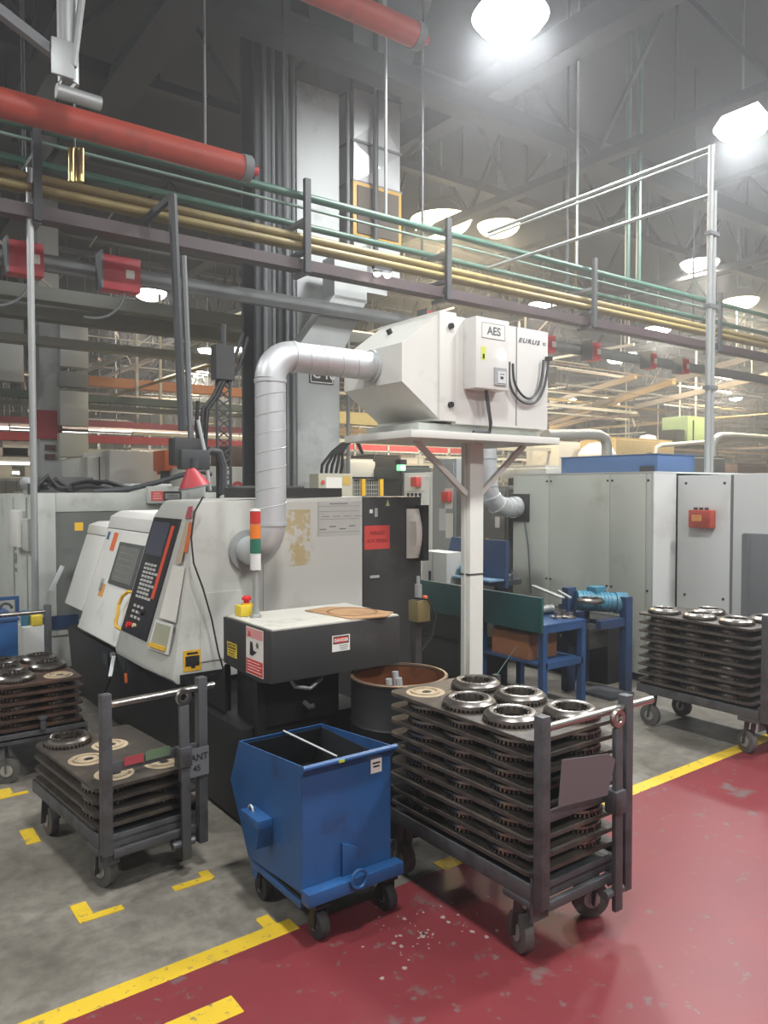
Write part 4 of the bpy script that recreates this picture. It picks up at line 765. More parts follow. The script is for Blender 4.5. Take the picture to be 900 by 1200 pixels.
obj('valve_stem', MB().cyl((3.61, 4.48, 1.16), (3.61, 4.48, 1.28), .028, n=12).cyl((3.61, 4.48, 1.28), (3.61, 4.48, 1.34), .014, n=8), galvd, t); obj('hose', MB().tube([(3.56, 4.47, 1.18), (3.64, 4.4, 1.17), (3.7, 4.38, 1.05), (3.66, 4.38, .9), (3.58, 4.4, .8)], .009, 6), black, t); obj('orange_cap', MB().cyl((3.66, 4.46, 1.16), (3.66, 4.46, 1.19), .02, n=10), orange, t)

# ------------------------------------------------------------------ grey panelled enclosure on the right
t = thing('machine_enclosure', 'long grey green panelled machine enclosure behind the far right truck', 'enclosure', (7.4, 5.6, 0))
obj('frame', MB().box((6.83, 4.68, 0), (8.6, 6.6, 2.12)), charcoal, t, smooth=0)
for y0, y1 in ((4.675, 4.735), (4.74, 5.18), (5.185, 6.03), (6.035, 6.6)): obj('panel', MB().box((6.80, y0, .08), (6.829, y1, 2.15)), panelg, t, bev=.004)
obj('end_panel', MB().box((6.80, 4.645, .08), (7.19, 4.674, 2.15)), panelw, t, bev=.004); obj('top_panel', MB().box((6.8, 4.65, 2.152), (8.6, 6.6, 2.17)), panelw, t)
for y in (4.71, 5.15, 5.21, 6.0, 6.06):
    for z in (2.08, .95): obj('bolt', MB().cyl((6.79, y, z), (6.8, y, z), .012, n=8), charcoal, t)
ph = obj('extraction_plate', MB().box((6.775, 6.33, 1.6), (6.799, 6.62, 1.93)), charcoal, t, bev=.004)
obj('drain_cable', MB().tube([at(u, v, x=6.77) for u, v in ((615, 612), (619, 640), (622, 695))], .01, 6), mat('cable_grey', '5d6468', .5), t)
t = thing('flexible_duct', 'short silver ribbed duct bending down into the grey green enclosure', 'duct', (6.5, 6.5, 1.8))
pts = [(6.7, 6.52, 1.77), (6.6, 6.52, 1.77), (6.46, 6.52, 1.8), (6.34, 6.52, 1.9), (6.29, 6.52, 2.03), (6.28, 6.52, 2.35), (6.28, 6.52, 2.9)]
obj('tube', MB().tube(pts, .115, 20), galv, t)
for i, p in enumerate(pts[:6]):
    d = (Vector(pts[i + 1]) - Vector(p)).normalized(); obj('rib', MB().cyl(Vector(p) - d * .01, Vector(p) + d * .01, .125, n=20), galv, t)
obj('spigot', MB().cyl((6.7, 6.52, 1.77), (6.774, 6.52, 1.77), .13, n=20), galv, t)
t = thing('control_cabinet', 'light grey control cabinet with red isolator box behind the far right truck', 'cabinet', (7.6, 3.4, 0))
obj('carcass', MB().box((7.23, 1.4, 0), (8.4, 4.635, 2.13)), panelw, t, smooth=0)
dr = obj('door', MB().box((7.2, 4.06, .1), (7.229, 4.635, 2.13)), panelw, t, bev=.005); obj('door', MB().box((7.2, 3.0, .1), (7.229, 4.03, 2.14)), panelw, t, bev=.005); obj('door', MB().box((7.2, 1.4, .1), (7.229, 2.99, 2.15)), panelw, t, bev=.005)
obj('door_gap', MB().box((7.205, 4.031, .1), (7.228, 4.059, 2.13)), gstl, t)
for y in (4.12, 4.54):
    for z in (2.05, .9): obj('bolt', MB().cyl((7.19, y, z), (7.2, y, z), .013, n=8), charcoal, t)
t = thing('isolator_box', 'red isolator box with yellow label on the light grey cabinet door', 'switch box', (7.16, 4.33, 1.7))
obj('body', MB().box((7.1, 4.21, 1.60), (7.199, 4.45, 1.78)), redpale, t, bev=.01); fz = Fr((7.099, 4.43, 1.62), -Y, Z); sk = sticker('label_sticker', fz, .02, .05, .125, .11, mat('label_amber', 'd8a860', .5), t); prints(fz, [(.03, .06, .115, .066), (.03, .08, .11, .086), (.03, .095, .115, .1)], redst, sk)
for y in (4.28, 4.34, 4.40): obj('cable_gland', MB().cyl((7.15, y, 1.78), (7.15, y, 1.805), .02, n=10), charcoal, t)
t = thing('sheet_cover', 'dark grey sheet metal cover standing against the light grey cabinet', 'cover', (7.1, 3.2, 0))
obj('sheet', MB().box((7.13, 2.6, 0), (7.19, 3.89, 1.57)), mat('panel_dark', '6a6c6d', .5, 0, .1, 2), t, bev=.006); obj('edge_fold', MB().box((7.11, 3.83, .02), (7.129, 3.89, 1.56)), mat('panel_dark', '6a6c6d'), t)
t = thing('blue_cover', 'long blue sheet metal box lying on top of the grey green enclosure', 'box', (7.4, 5.55, 2.171))
obj('body', MB().box((7.2, 4.88, 2.172), (7.9, 6.2, 2.36)), mat('muted_blue', '46628a', .5, 0, .1), t, bev=.01); obj('socket', MB().box((7.17, 4.92, 2.172), (7.199, 5.08, 2.235)), charcoal, t); obj('lid', MB().box((7.19, 4.87, 2.361), (7.91, 6.21, 2.37)), mat('muted_blue', '3a5f92'), t)
# ------------------------------------------------------------------ green conveyor trough, bench, crate, motor
t = thing('conveyor_trough', 'long dark green conveyor trough running behind the white post', 'conveyor', (5.4, 5.8, 0))
obj('side_panel', MB().box((5.165, 4.66, .70), (5.195, 6.95, 1.02)), green, t, bev=.004); obj('side_panel', MB().box((5.795, 5.08, .74), (5.815, 6.95, .835)), green, t, bev=.004)
obj('belt', MB().box((5.2, 5.1, .80), (5.788, 6.95, .84)), gstd, t); obj('end_roller', MB().cyl((5.22, 5.08, .82), (5.78, 5.08, .82), .04, n=14), galvd, t)
obj('skirt', MB().box((5.2, 5.7, .45), (5.22, 6.95, .69)), black, t)
for x in (5.24, 5.75):
    for y in (5.75, 6.85): obj('leg', MB().box((x - .03, y, 0), (x + .03, y + .06, .7)), charcoal, t)
obj('guide_rail', MB().bar((5.55, 4.75, .98), (5.75, 5.3, 1.02), .05, .015), galvd, t); obj('guide_rail', MB().bar((5.66, 4.75, .97), (5.78, 5.0, 1.0), .03, .015), galvd, t)
t = thing('blue_bench', 'small blue steel bench with a lower shelf at the end of the green trough', 'bench', (5.49, 5.0, 0))
obj('top', MB().box((5.20, 4.67, .745), (5.79, 5.07, .77)), blue2, t, bev=.003); obj('apron', MB().box((5.2, 4.67, .69), (5.79, 4.70, .744)), blue2, t); obj('shelf', MB().box((5.2, 4.7, .39), (5.77, 5.5, .41)), blue2, t, bev=.003); obj('shelf_rail', MB().box((5.24, 4.67, .36), (5.75, 4.699, .42)), blue2, t)
for x in (5.2, 5.73):
    for y in (4.67, 5.45): obj('leg', MB().box((x, y, 0), (x + .06, y + .06, .69)), blue2, t)
t = thing('wooden_crate', 'brown wooden crate on the shelf of the blue bench', 'crate', (5.4, 5.2, .411))
obj('front_board', MB().box((5.24, 4.88, .412), (5.26, 5.36, .64)), wood, t); obj('end_board', MB().box((5.261, 4.88, .412), (5.6, 4.90, .64)), wood, t); obj('back_board', MB().box((5.6, 4.88, .412), (5.62, 5.36, .64)), wood, t); obj('end_board', MB().box((5.261, 5.34, .412), (5.6, 5.36, .64)), wood, t); obj('lid', MB().box((5.25, 4.89, .641), (5.61, 5.35, .65)), wood, t)
t = thing('drive_motor', 'teal ribbed electric motor on a dark blue frame right of the blue bench', 'motor', (6.2, 4.75, .85))
pa, pb_ = Vector((5.98, 4.95, .9)), Vector((6.42, 4.66, .86)); d = (pb_ - pa).normalized()
obj('body', MB().cyl(pa, pa + d * .38, .095, n=24), teal, t)
for i in range(9): obj('fin', MB().cyl(pa + d * (.05 + i * .035), pa + d * (.062 + i * .035), .101, n=24), teal, t)
obj('end_cover', MB().cyl(pa + d * .385, pa + d * .5, .105, n=24), teal, t); obj('end_ring', MB().cyl(pa + d * .5, pa + d * .506, .07, n=20), charcoal, t); obj('terminal_box', MB().box((6.1, 4.8, .97), (6.25, 4.92, 1.03)), teal, t, bev=.006)
t = thing('motor_frame', 'dark blue steel frame carrying the teal motor', 'frame', (6.2, 4.8, 0))
dblue = mat('dark_blue', '253a5c', .5, 0, .15, 4, dirt='2a2c30', dirt_amt=.4)
for x, y, w_ in ((6.28, 4.58, .1), (5.9, 4.98, .12), (6.3, 5.1, .08)): obj('upright', MB().box((x, y, 0), (x + w_, y + .08, .94 if w_ != .12 else 1.02)), dblue, t, bev=.004)
obj('cross_beam', MB().box((5.92, 4.6, .66), (6.4, 4.66, .74)), dblue, t); obj('cross_beam', MB().box((5.92, 5.1, .66), (6.38, 5.16, .74)), dblue, t); obj('foot_plate', MB().box((5.95, 4.5, .005), (6.3, 4.9, .03)), gstd, t); obj('gearbox', MB().box((5.9, 4.72, .45), (6.2, 4.95, .655)), charcoal, t, bev=.02)
obj('chute_plate', MB().add([tuple(at(u, v, x=6.5)) for u, v in ((654, 708), (735, 698), (722, 712), (655, 716))] + [tuple(at(u, v, x=6.52)) for u, v in ((654, 708), (735, 698), (722, 712), (655, 716))], [(0, 1, 2, 3), (7, 6, 5, 4), (0, 4, 5, 1), (1, 5, 6, 2), (2, 6, 7, 3), (3, 7, 4, 0)]), gstd, t, smooth=0)
for i, (x, y) in enumerate(((5.72, 4.9), (5.6, 4.85), (5.68, 4.78))): tag(obj('machined_part', MB().lathe([(.02, 0), (.06, 0), (.06, .02), (.035, .03), (.035, .06), (.02, .06)], (x, y, .771), 20), steel if i else gstd), f'{["dark","bright","small bright"][i]} round machined part on top of the blue bench', 'machine part', 'parts on the blue bench')
ring((5.95, 4.75, .90), 'dark steel ring hanging by the teal motor', None, RINGD)
tag(obj('leaf_guard', MB().prism([(0, 0), (.2, .16), (.02, .02)], 'z', 0, .01), gpipe), 'thin green folded sheet sticking up behind the rings of the tall near truck', 'sheet')
o = bpy.data.objects['leaf_guard']; o.location = (3.08, 3.12, .93); o.rotation_euler = (R(60), 0, R(-10))
tag(obj('guard_stand', MB().box((3.07, 3.1, .0), (3.1, 3.14, .94)), gstd), 'thin dark stand behind the tall near truck', 'stand')
t = thing('dark_block', 'low dark block added along the foot of the grey green enclosure', 'tank', (6.6, 5.6, 0)); obj('body', MB().box((6.42, 4.9, 0), (6.77, 6.1, .62)), black, t, bev=.01); obj('lid', MB().box((6.40, 4.88, .621), (6.775, 6.12, .65)), charcoal, t); obj('handle', MB().box((6.39, 5.3, .4), (6.419, 5.5, .43)), gstl, t)  # block added to darken the space under the motor frame
t = thing('dark_box', 'dark grey box added on the floor behind the blue bench', 'bin', (5.6, 5.9, 0)); obj('body', MB().box((5.3, 5.6, 0), (5.7, 6.6, .4)), charcoal, t, bev=.01); obj('rim', MB().box((5.28, 5.58, .401), (5.72, 6.62, .42)), black, t)  # box added to darken the space behind the bench
t = thing('round_fixture', 'dark round turntable fixture on a pedestal behind the green trough', 'fixture', (6.36, 6.34, 0))
obj('pedestal', MB().cyl((6.36, 6.34, 0), (6.36, 6.34, .9), .1, n=16), gstd, t); obj('plate', MB().cyl((6.36, 6.34, .9), (6.36, 6.34, .96), .22, n=28), gstd, t); obj('hub', MB().cyl((6.36, 6.34, .96), (6.36, 6.34, 1.0), .12, n=20), gstl, t)
for a in range(4): obj('clamp', MB().cyl((6.36 + .17 * math.cos(a * 1.57), 6.34 + .17 * math.sin(a * 1.57), .96), (6.36 + .17 * math.cos(a * 1.57), 6.34 + .17 * math.sin(a * 1.57), 1.03), .02, n=8), gstl, t)
# ------------------------------------------------------------------ machines between the lathe and the enclosure
def cab_box(name, label, cat, x, ya, yb, z, m, depth=.6, extra=None):
    t = thing(name, label, cat, (x, (ya + yb) / 2, 0)); obj('body', MB().box((x, ya, .05), (x + depth, yb, z)), m, t, bev=.008); obj('plinth', MB().box((x + .03, ya + .03, 0), (x + depth - .03, yb - .03, .049)), charcoal, t)
    obj('door', MB().box((x - .02, ya + .04, .15), (x - .001, yb - .04, z - .05)), m, t, bev=.004)
    return t, Fr((x - .021, yb, 0), -Y, Z)
t, f = cab_box('tool_cabinet', 'dark grey cabinet with paper notes behind the white post', 'cabinet', 6.9, 6.78, 7.74, 2.03, mat('cabinet_dark', '6d6b66', .5, 0, .1), .7)
sticker('paper_note', f, .28, 1.72, .42, 1.88, paper, t); sticker('paper_note', f, .42, 1.6, .5, 1.7, redst, t); sticker('paper_note', f, .75, 1.5, .83, 1.64, paper, t); sticker('yellow_frame', f, .58, 1.13, .64, 1.36, yellow, t); sticker('paper_note', f, .3, 1.25, .46, 1.45, mat('note_grey', '9aa29e'), t)
t, f = cab_box('tall_cabinet', 'tall mid grey cabinet with white notices left of the white post', 'cabinet', 6.9, 7.75, 8.24, 2.4, mat('cabinet_mid', '8f9290', .5, 0, .06), .7)
sticker('notice', f, .28, 1.72, .44, 2.0, paper, t); sticker('notice', f, .16, 1.42, .3, 1.72, mat('notice_grey', 'c0c2bf'), t); sticker('notice', f, .3, 1.32, .45, 1.66, paper, t)
t, f = cab_box('white_cabinet', 'tall white machine cabinet with a red stop switch behind the dark lathe cabinet', 'cabinet', 6.9, 8.25, 8.9, 2.22, white, .7)
prints(f, [(.08, 1.75, .5, 1.755), (.08, 1.95, .5, 1.955)] + [(.1 + .09 * i, 1.86, .16 + .09 * i, 1.93) for i in range(4)], ink, t, 0, .003, 'gauges')
p = f.m @ Vector((.35, 2.08, 0)); obj('stop_switch', MB().box((p.x - .08, p.y - .07, p.z - .06), (p.x, p.y + .07, p.z + .08)), redst, t, bev=.01)
t = thing('stop_switch_box', 'small red switch box on the tall mid grey cabinet', 'switch', (6.84, 7.9, 2.02)); p = at(524, 582, x=6.85); obj('body', MB().box((6.8, p.y - .07, p.z - .07), (6.878, p.y + .07, p.z + .07)), redst, t, bev=.01); obj('button', MB().cyl((6.79, p.y, p.z), (6.8, p.y, p.z), .03, n=12), estop, t)
t = thing('blue_guard', 'blue sheet metal guard behind the small white cabinet', 'guard', (6.2, 6.9, 0)); obj('panel', MB().prism([(6.93 + .12, .9), (6.93 - .05, 1.42), (5.98, 1.42), (5.98, .9)], 'x', 6.05, 6.1), mat('guard_blue', '34496c', .45), t); obj('leg', MB().box((6.06, 6.85, 0), (6.1, 6.9, .9)), gstd, t); obj('leg', MB().box((6.06, 6.05, 0), (6.1, 6.1, .9)), gstd, t); obj('table', MB().box((5.82, 6.0, .98), (6.045, 6.6, 1.0)), mat('light_blue', '7a9bb5'), t); obj('pump', MB().cyl((5.95, 6.38, 1.06), (5.95, 6.58, 1.06), .06, n=14), teal, t)
t = thing('small_white_cabinet', 'small white control cabinet with a black handle beside the dark lathe cabinet', 'cabinet', (5.86, 6.85, .8)); obj('body', MB().box((5.75, 6.62, .841), (6.0, 7.06, 1.26)), white2, t, bev=.006); obj('stand', MB().box((5.82, 6.7, .0), (5.95, 7.0, .84)), gstd, t); obj('handle', MB().box((5.735, 6.9, .88), (5.749, 6.93, 1.03)), black, t, bev=.003); obj('door_gap', MB().box((5.746, 6.865, .85), (5.75, 6.868, 1.25)), greyink, t)
t = thing('junction_box', 'beige electrical box with notices under the grey column', 'box', (5.8, 9.0, 1.9)); obj('body', MB().box((5.5, 9.0, 1.2), (6.08, 9.25, 2.2)), mat('beige_box', 'a7a390', .5), t, bev=.008); obj('stand', MB().box((5.7, 9.1, 0), (5.85, 9.2, 1.19)), gstd, t)
fj = Fr((5.5, 8.999, 0), X, Z); sticker('notice', fj, .12, 2.0, .38, 2.15, paper, t); sticker('notice', fj, .14, 1.86, .3, 1.96, paper, t); sticker('warning_sticker', fj, .4, 2.04, .52, 2.17, mat('mustard', 'c2a04a'), t)
for z in (2.08, 1.95): p = Vector((5.57, 8.99, z)); obj('push_button', MB().cyl(p, p + Y * .01, .03, n=12), redst, t)
for i, dx in enumerate((0, .08, .16, .24, .32)): obj('hose', MB().tube([(5.62 + dx, 9.12, 2.21), (5.62 + dx * 1.05, 9.1, 2.32), (5.78 + dx * .55, 9.1, 2.5), (5.93 + dx * .3, 9.08, 2.62), (6.15 + dx * .1, 9.06, 2.68 + dx * .1), (6.3, 9.1, 2.5)], .022, 6), black, t)
t = thing('safety_fence', 'yellow posted wire mesh fence behind the dark lathe cabinet', 'fence', (6.4, 9.0, 0))
for u in (425, 446): p = at(u, 560, y=9.0); obj('post', MB().box((p.x - .03, 8.97, 0), (p.x + .03, 9.03, 2.13)), yellow, t)
x0, x1 = at(413, 560, y=9).x, at(446, 560, y=9).x; b = MB()
for i in range(12): b.box((x0 + (x1 - x0) * i / 12, 9.0, .3), (x0 + (x1 - x0) * i / 12 + .008, 9.006, 2.1))
for i in range(30): b.box((x0, 9.0, .3 + i * .06), (x1, 9.006, .308 + i * .06))
o = obj('mesh_panel', b, gstl2, t, smooth=0); o['kind'] = 'stuff'; obj('top_rail', MB().box((x0, 8.99, 2.13), (x1 + .06, 9.02, 2.16)), black, t)
t = thing('green_beacon', 'glowing green beacon lamp above the yellow mesh fence', 'beacon', (6.97, 9.05, 0)); p = at(470, 548, y=9.05)
obj('post', MB().cyl((p.x, 9.05, 0), (p.x, 9.05, p.z - .05), .02, n=8), black, t); obj('lens', MB().box((p.x - .05, 9.0, p.z - .045), (p.x + .05, 9.1, p.z + .045)), emit('green_glow', (.03, .8, .25, 1), 1.1), t, bev=.01); obj('cap', MB().box((p.x - .06, 8.99, p.z + .046), (p.x + .06, 9.11, p.z + .12)), black, t)
# ------------------------------------------------------------------ left machining centre
t = thing('machining_centre', 'big grey machining centre with a dark door window behind the lathe', 'machine', (3.2, 9.4, 0))
obj('body', MB().box((1.79, 8.53, .1), (5.0, 11.2, 1.93)), cream, t, bev=.01); obj('plinth', MB().box((1.85, 8.6, 0), (4.9, 11.1, .099)), charcoal, t)
obj('front_frame', MB().box((1.8, 8.505, .45), (1.985, 8.529, 1.95)), cream, t, bev=.004); obj('front_frame', MB().box((1.986, 8.505, 1.75), (5.0, 8.529, 1.95)), cream, t, bev=.004); obj('lower_panel', MB().box((1.986, 8.505, .45), (2.9, 8.529, .60)), cream, t, bev=.004); obj('front_frame', MB().box((2.9, 8.505, .45), (4.2, 8.529, 1.749)), cream, t, bev=.004)
obj('window', MB().box((1.99, 8.515, .605), (2.895, 8.527, 1.745)), mat('reflection_grey', '6b6e69', .3, 0, .25, 2.5), t)  # mid grey stands in for reflections on the dark pane
obj('lower_blue_panel', MB().box((1.83, 8.49, .52), (2.2, 8.504, .66)), dblue, t)
for p, m in (((2.3, 8.5, 1.42), paper), ((2.32, 8.5, 1.1), yellow)): obj('window_patch', MB().box((p[0], 8.505, p[2]), (p[0] + .05, 8.514, p[2] + .05)), m, t)  # small pale and yellow patches on the window
obj('side_box', MB().box((1.70, 8.95, 1.36), (1.79, 9.35, 1.76)), white, t, bev=.015); obj('side_box', MB().box((1.73, 8.62, 1.34), (1.79, 8.88, 1.68)), cream, t, bev=.015)
for y in (8.9, 9.6): obj('side_rib', MB().box((1.775, y, .2), (1.789, y + .02, 1.9)), cream, t)
FM = Fr((1.788, 9.62, 1.75), -Z, -Y); text('lettering', 'MORI', FM, .02, -.01, .17, mat('faded_letter', '7d7f7c', .6), t, .002, wd=1.2)
q0, q1 = at(174, 590, y=8.42), at(241, 570, y=8.42); obj('sign_box', MB().box((q0.x, 8.42, q0.z), (q1.x, 8.503, q1.z)), cream, t, bev=.006); sg = Fr((q0.x + .0, 8.419, q0.z - .03), X, Z)
s1 = sticker('sign_plate', sg, .03, .06, .17, .165, redst, t); prints(sg, [(.05, .075, .15, .095), (.05, .105, .15, .12), (.06, .13, .14, .15)], pinkst, s1); s2 = sticker('sign_plate', sg, .171, .06, .38, .165, charcoal, t); prints(sg, [(.19, .08, .36, .14)], mat('sign_grey', '8d8f8c'), s2); prints(sg, [(.2, .095 + .0, .35, .1), (.2, .115, .33, .12)], ink, s2, .003)
# clutter along the top of the machining centre
for i, (x, y, dx, dz, m, nm, lb, ct) in enumerate(((1.9, 8.8, .25, .14, black, 'cable_bundle', 'black cable bundle lying on the left end of the grey machining centre', 'cables'), (2.25, 8.8, .5, .09, black, 'cable_bundle', 'long black cable bundle on top of the grey machining centre', 'cables'), (2.0, 9.3, .6, .2, mat('dark_grey_box', '4a4a48'), 'drive_box', 'dark drive housing at the back of the machining centre roof', 'housing'), (2.9, 8.9, .5, .12, cream, 'pale_box', 'pale flat box on the machining centre roof', 'box'))):
    if nm == 'cable_bundle':
        b = MB(); [b.tube([(x - .1 + random.uniform(0, .1), y + random.uniform(-.1, .1), 1.96 + .02 * k), (x + dx * .3, y + random.uniform(-.1, .1), 2.0 + dz * random.random()), (x + dx * .7, y + random.uniform(-.1, .1), 1.99 + dz * random.random()), (x + dx + .1, y, 1.955 + .015 * k)], .025, 6) for k in range(4)]
        o = tag(obj(nm, b, m), lb, ct, kind='stuff')
    else: tag(obj(nm, MB().box((x, y, 1.931), (x + dx, y + .3, 1.931 + dz)), m, bev=.02), lb, ct)
t = thing('roof_motor', 'small grey motor with a round cap on the left corner of the machining centre', 'motor', (1.84, 8.9, 1.93)); obj('body', MB().lathe([(.001, 0), (.05, 0), (.05, .05), (.075, .08), (.085, .13), (.06, .19), (.001, .2)], (1.86, 9.2, 1.931), 18), galvd, t); obj('clamp', MB().box((1.83, 8.97, 1.931), (1.9, 9.07, 2.05)), gstd, t)
tag(obj('air_hose', MB().tube([(2.4, 8.62, 1.96), (2.8, 8.62, 1.99), (3.1, 8.62, 2.06), (3.4, 8.62, 2.15), (3.65, 8.62, 2.2), (3.8, 8.7, 2.17)], .03, 8), gstd), 'grey corrugated hose running up along the machining centre roof', 'hose')
# blue bin and bits at the far left
t = thing('blue_bin', 'dark blue steel bin at the left edge behind the left rear truck', 'bin', (1.0, 7.6, 0)); p = at(21, 727, y=7.3)
obj('body', MB().box((.4, 7.3, .25), (p.x, 8.1, p.z)), blue, t, bev=.006); obj('rim', MB().box((.39, 7.29, p.z), (p.x + .012, 8.1, p.z + .02)), blue2, t); obj('leg', MB().box((p.x - .1, 7.32, 0), (p.x - .04, 7.4, .25)), blue, t); obj('leg', MB().box((.5, 7.32, 0), (.56, 7.4, .25)), blue, t)
q = at(22, 702, y=7.6); obj('guard_rail', MB().box((.4, 7.58, q.z), (q.x, 7.61, q.z + .03)).box((q.x - .03, 7.58, p.z + .02), (q.x, 7.61, q.z)), blue2, t, smooth=0)
obj('bracket', MB().tube(arc((1.32, 7.5, p.z + .08), .05, 0, math.pi, X, Z, 8), .012, 6), gstd, t)
t = thing('coolant_unit', 'small yellow and white coolant unit standing before the machining centre', 'unit', (1.75, 8.1, 0)); p = at(40, 728, y=8.0); obj('tank', MB().box((p.x - .1, 8.0, 0), (p.x + .1, 8.25, p.z - .05)), white, t, bev=.01); obj('cap', MB().box((p.x - .02, 8.0, p.z - .049), (p.x + .08, 8.1, p.z + .05)), yelst, t, bev=.01); obj('pump', MB().cyl((p.x - .06, 8.1, p.z - .05), (p.x - .06, 8.1, p.z + .1), .04, n=12), teal, t)
# ------------------------------------------------------------------ cable post with red horn lamp above the lathe
t = thing('cable_mast', 'dark mast of pipes and hoses hanging over the lathe from the ochre pipes', 'mast', (2.95, 8.0, 2.4))
for (u0, v0, u1, v1, r, nm, m) in ((202, 228, 214, 505, .05, 'pipe', gstd), (215, 300, 224, 520, .035, 'pipe', gstl), (262, 405, 263, 445, .11, 'terminal_box', charcoal), (262, 380, 262, 405, .03, 'pipe', gstd)):
    a, c = at(u0, v0, y=8.0), at(u1, v1, y=8.0)
    obj(nm, MB().cyl(a, c, r, n=8) if nm == 'pipe' else MB().box((a.x - r, 7.95, c.z), (a.x + r, 8.1, a.z)), m, t, smooth=35)
obj('support_arm', MB().bar(at(202, 230, y=8.0), at(168, 260, y=8.35), .06, .06), gstd, t)
for uv, r in ((((262, 440), (250, 465), (238, 480), (235, 520)), .025), (((266, 440), (256, 462), (243, 480), (240, 530)), .025), (((232, 470), (230, 500), (233, 525), (236, 545)), .02), (((238, 535), (246, 528), (256, 530), (261, 545), (261, 580)), .05), (((285, 390), (275, 420), (268, 445)), .02), (((290, 395), (280, 430), (268, 450)), .02)):
    obj('hose', MB().tube([at(u, v, y=8.0) for u, v in uv], r, 8), black if r != .05 else gstd, t)
obj('actuator_arm', MB().tube([at(232, 492, y=7.95), at(240, 530, y=7.95), at(246, 575, y=7.95)], .022, 8), galv, t)
obj('junction_block', MB().box(tuple(at(205, 545, y=7.95)), tuple(at(232, 515, y=8.15))), charcoal, t, bev=.02); obj('manifold', MB().box(tuple(at(213, 550, y=7.9)), tuple(at(240, 528, y=8.05))), gstd, t, bev=.02)
a = at(262, 445, y=8.05); b = MB()
for i in range(16): b.bar((a.x - .07, 8.05, a.z - i * .11), (a.x + .07, 8.05, a.z - i * .11 - .1), .015, .015); b.bar((a.x + .07, 8.05, a.z - i * .11), (a.x - .07, 8.05, a.z - i * .11 - .1), .015, .015)
for s_ in (-.08, .08): b.box((a.x + s_ - .012, 8.04, a.z - 1.8), (a.x + s_ + .012, 8.065, a.z))
o = obj('lattice', b, gstd, t, smooth=0); o['kind'] = 'stuff'
t = thing('horn_lamp', 'red cone shaped lamp shade hanging at the foot of the cable mast', 'lamp', tuple(at(228, 555, y=7.9))); p = at(228, 570, y=7.9)
obj('shade', MB().lathe([(.045, .2), (.17, 0), (.165, 0), (.04, .195)], tuple(p), 22, Matrix.Translation(p) @ Matrix.Rotation(R(-12), 4, 'Y') @ Matrix.Translation(-p)), red, t); obj('rim', MB().lathe([(.16, -.012), (.175, -.012), (.175, .006), (.16, .006)], tuple(p), 22, Matrix.Translation(p) @ Matrix.Rotation(R(-12), 4, 'Y') @ Matrix.Translation(-p)), gstl, t); obj('socket', MB().cyl(p + Z * .19, p + Z * .3, .045, n=12), gstd, t)

# ------------------------------------------------------------------ far bays
def farbox(name, label, cat, u0, v0, u1, v1, y, m, dep=1.5, group=None, base=True):
    a, c = at(u0, v0, y=y), at(u1, v1, y=y); t = thing(name, label, cat, ((a.x + c.x) / 2, y, 0), group)
    obj('body', MB().box((a.x, y, c.z), (c.x, y + dep, a.z)), m, t, bev=.03)
    if base: obj('base', MB().box((a.x + .1, y + .1, 0), (c.x - .1, y + dep - .1, c.z - .001)), gstd, t)
    return t, Fr((a.x, y - .001, c.z), X, Z), c.x - a.x, a.z - c.z
e = thing('steel_column', 'x', 'column', (3.5, 16, 0)); e['kind'] = 'structure'; del e['category']; e['label'] = 'grey far column with a red protective sleeve and dark sign boards at the left'
a, c = at(44, 270, y=16), at(72, 560, y=16)
obj('shaft', MB().box((a.x, 16, 0), (c.x, 16.5, 10)), concol, e); q0, q1 = at(40, 480, y=15.95), at(73, 515, y=15.95); obj('red_sleeve', MB().box((q0.x, 15.93, q1.z), (q1.x, 15.999, q0.z)), mat('sleeve_red', '8c2c33', .55), e)
for v0, v1 in ((521, 528), (532, 539)): q0, q1 = at(53, v0, y=15.95), at(65, v1, y=15.95); obj('sign_board', MB().box((q0.x, 15.96, q1.z), (q1.x, 15.999, q0.z)), mat('sign_brown', '4d2f2c', .5), e)
t = thing('vertical_duct', 'grey sectioned air duct beside the far left column', 'duct', (5, 15.8, 3))
for v0, v1, m in ((372, 432, galvd), (434, 455, gstl), (457, 500, galvd), (502, 505, gstd), (507, 536, gstl2)): q0, q1 = at(70, v0, y=15.7), at(104, v1, y=15.7); obj('section', MB().box((q0.x, 15.7, q1.z), (q1.x, 15.92, q0.z)), m, t, bev=.02)
t = thing('vertical_duct', 'grey sectioned air duct at the left edge of the hall', 'duct', (1.5, 15.8, 5))
for v0, v1, m in ((395, 448, galvd), (360, 393, gstl)): q0, q1 = at(-6, v0, y=15.7), at(28, v1, y=15.7); obj('section', MB().box((q0.x, 15.7, q1.z), (q1.x, 15.95, q0.z)), m, t, bev=.02)
def frun(nm, lb, ct, u0, v0, u1, y, hh, m, group=None, dep=.3):
    a, c = at(u0, v0, y=y), at(u1, v0, y=y); t = thing(nm, lb, ct, ((a.x + c.x) / 2, y, a.z), group)
    obj('run', MB().box((a.x, y, a.z - hh), (c.x, y + dep, a.z)), m, t, smooth=0)
    for q in (.15, .85): x = a.x + (c.x - a.x) * q; obj('hanger_rod', MB().cyl((x, y + dep / 2, a.z), (x, y + dep / 2, 10.38), .02, n=6), gstl, t)
    return t
frun('crane_girder', 'orange crane girder crossing the far bay behind the cable mast', 'girder', 104, 440, 330, 21, .25, mat('crane_orange', 'b8702c', .5, 0, .1))
frun('far_rail', 'dark green rail crossing behind the far left column', 'rail', -40, 452, 335, 18, .16, mat('rail_green', '3c4a44', .5))
frun('far_rail', 'pale rail crossing just below the dark green rail', 'rail', -40, 465, 335, 18.5, .1, gstl2)
frun('far_pipe', 'dull red far pipe, upper of the two behind the cable mast', 'pipe', -60, 484, 300, 24, .18, mat('far_red_dull', '7e3036', .55))
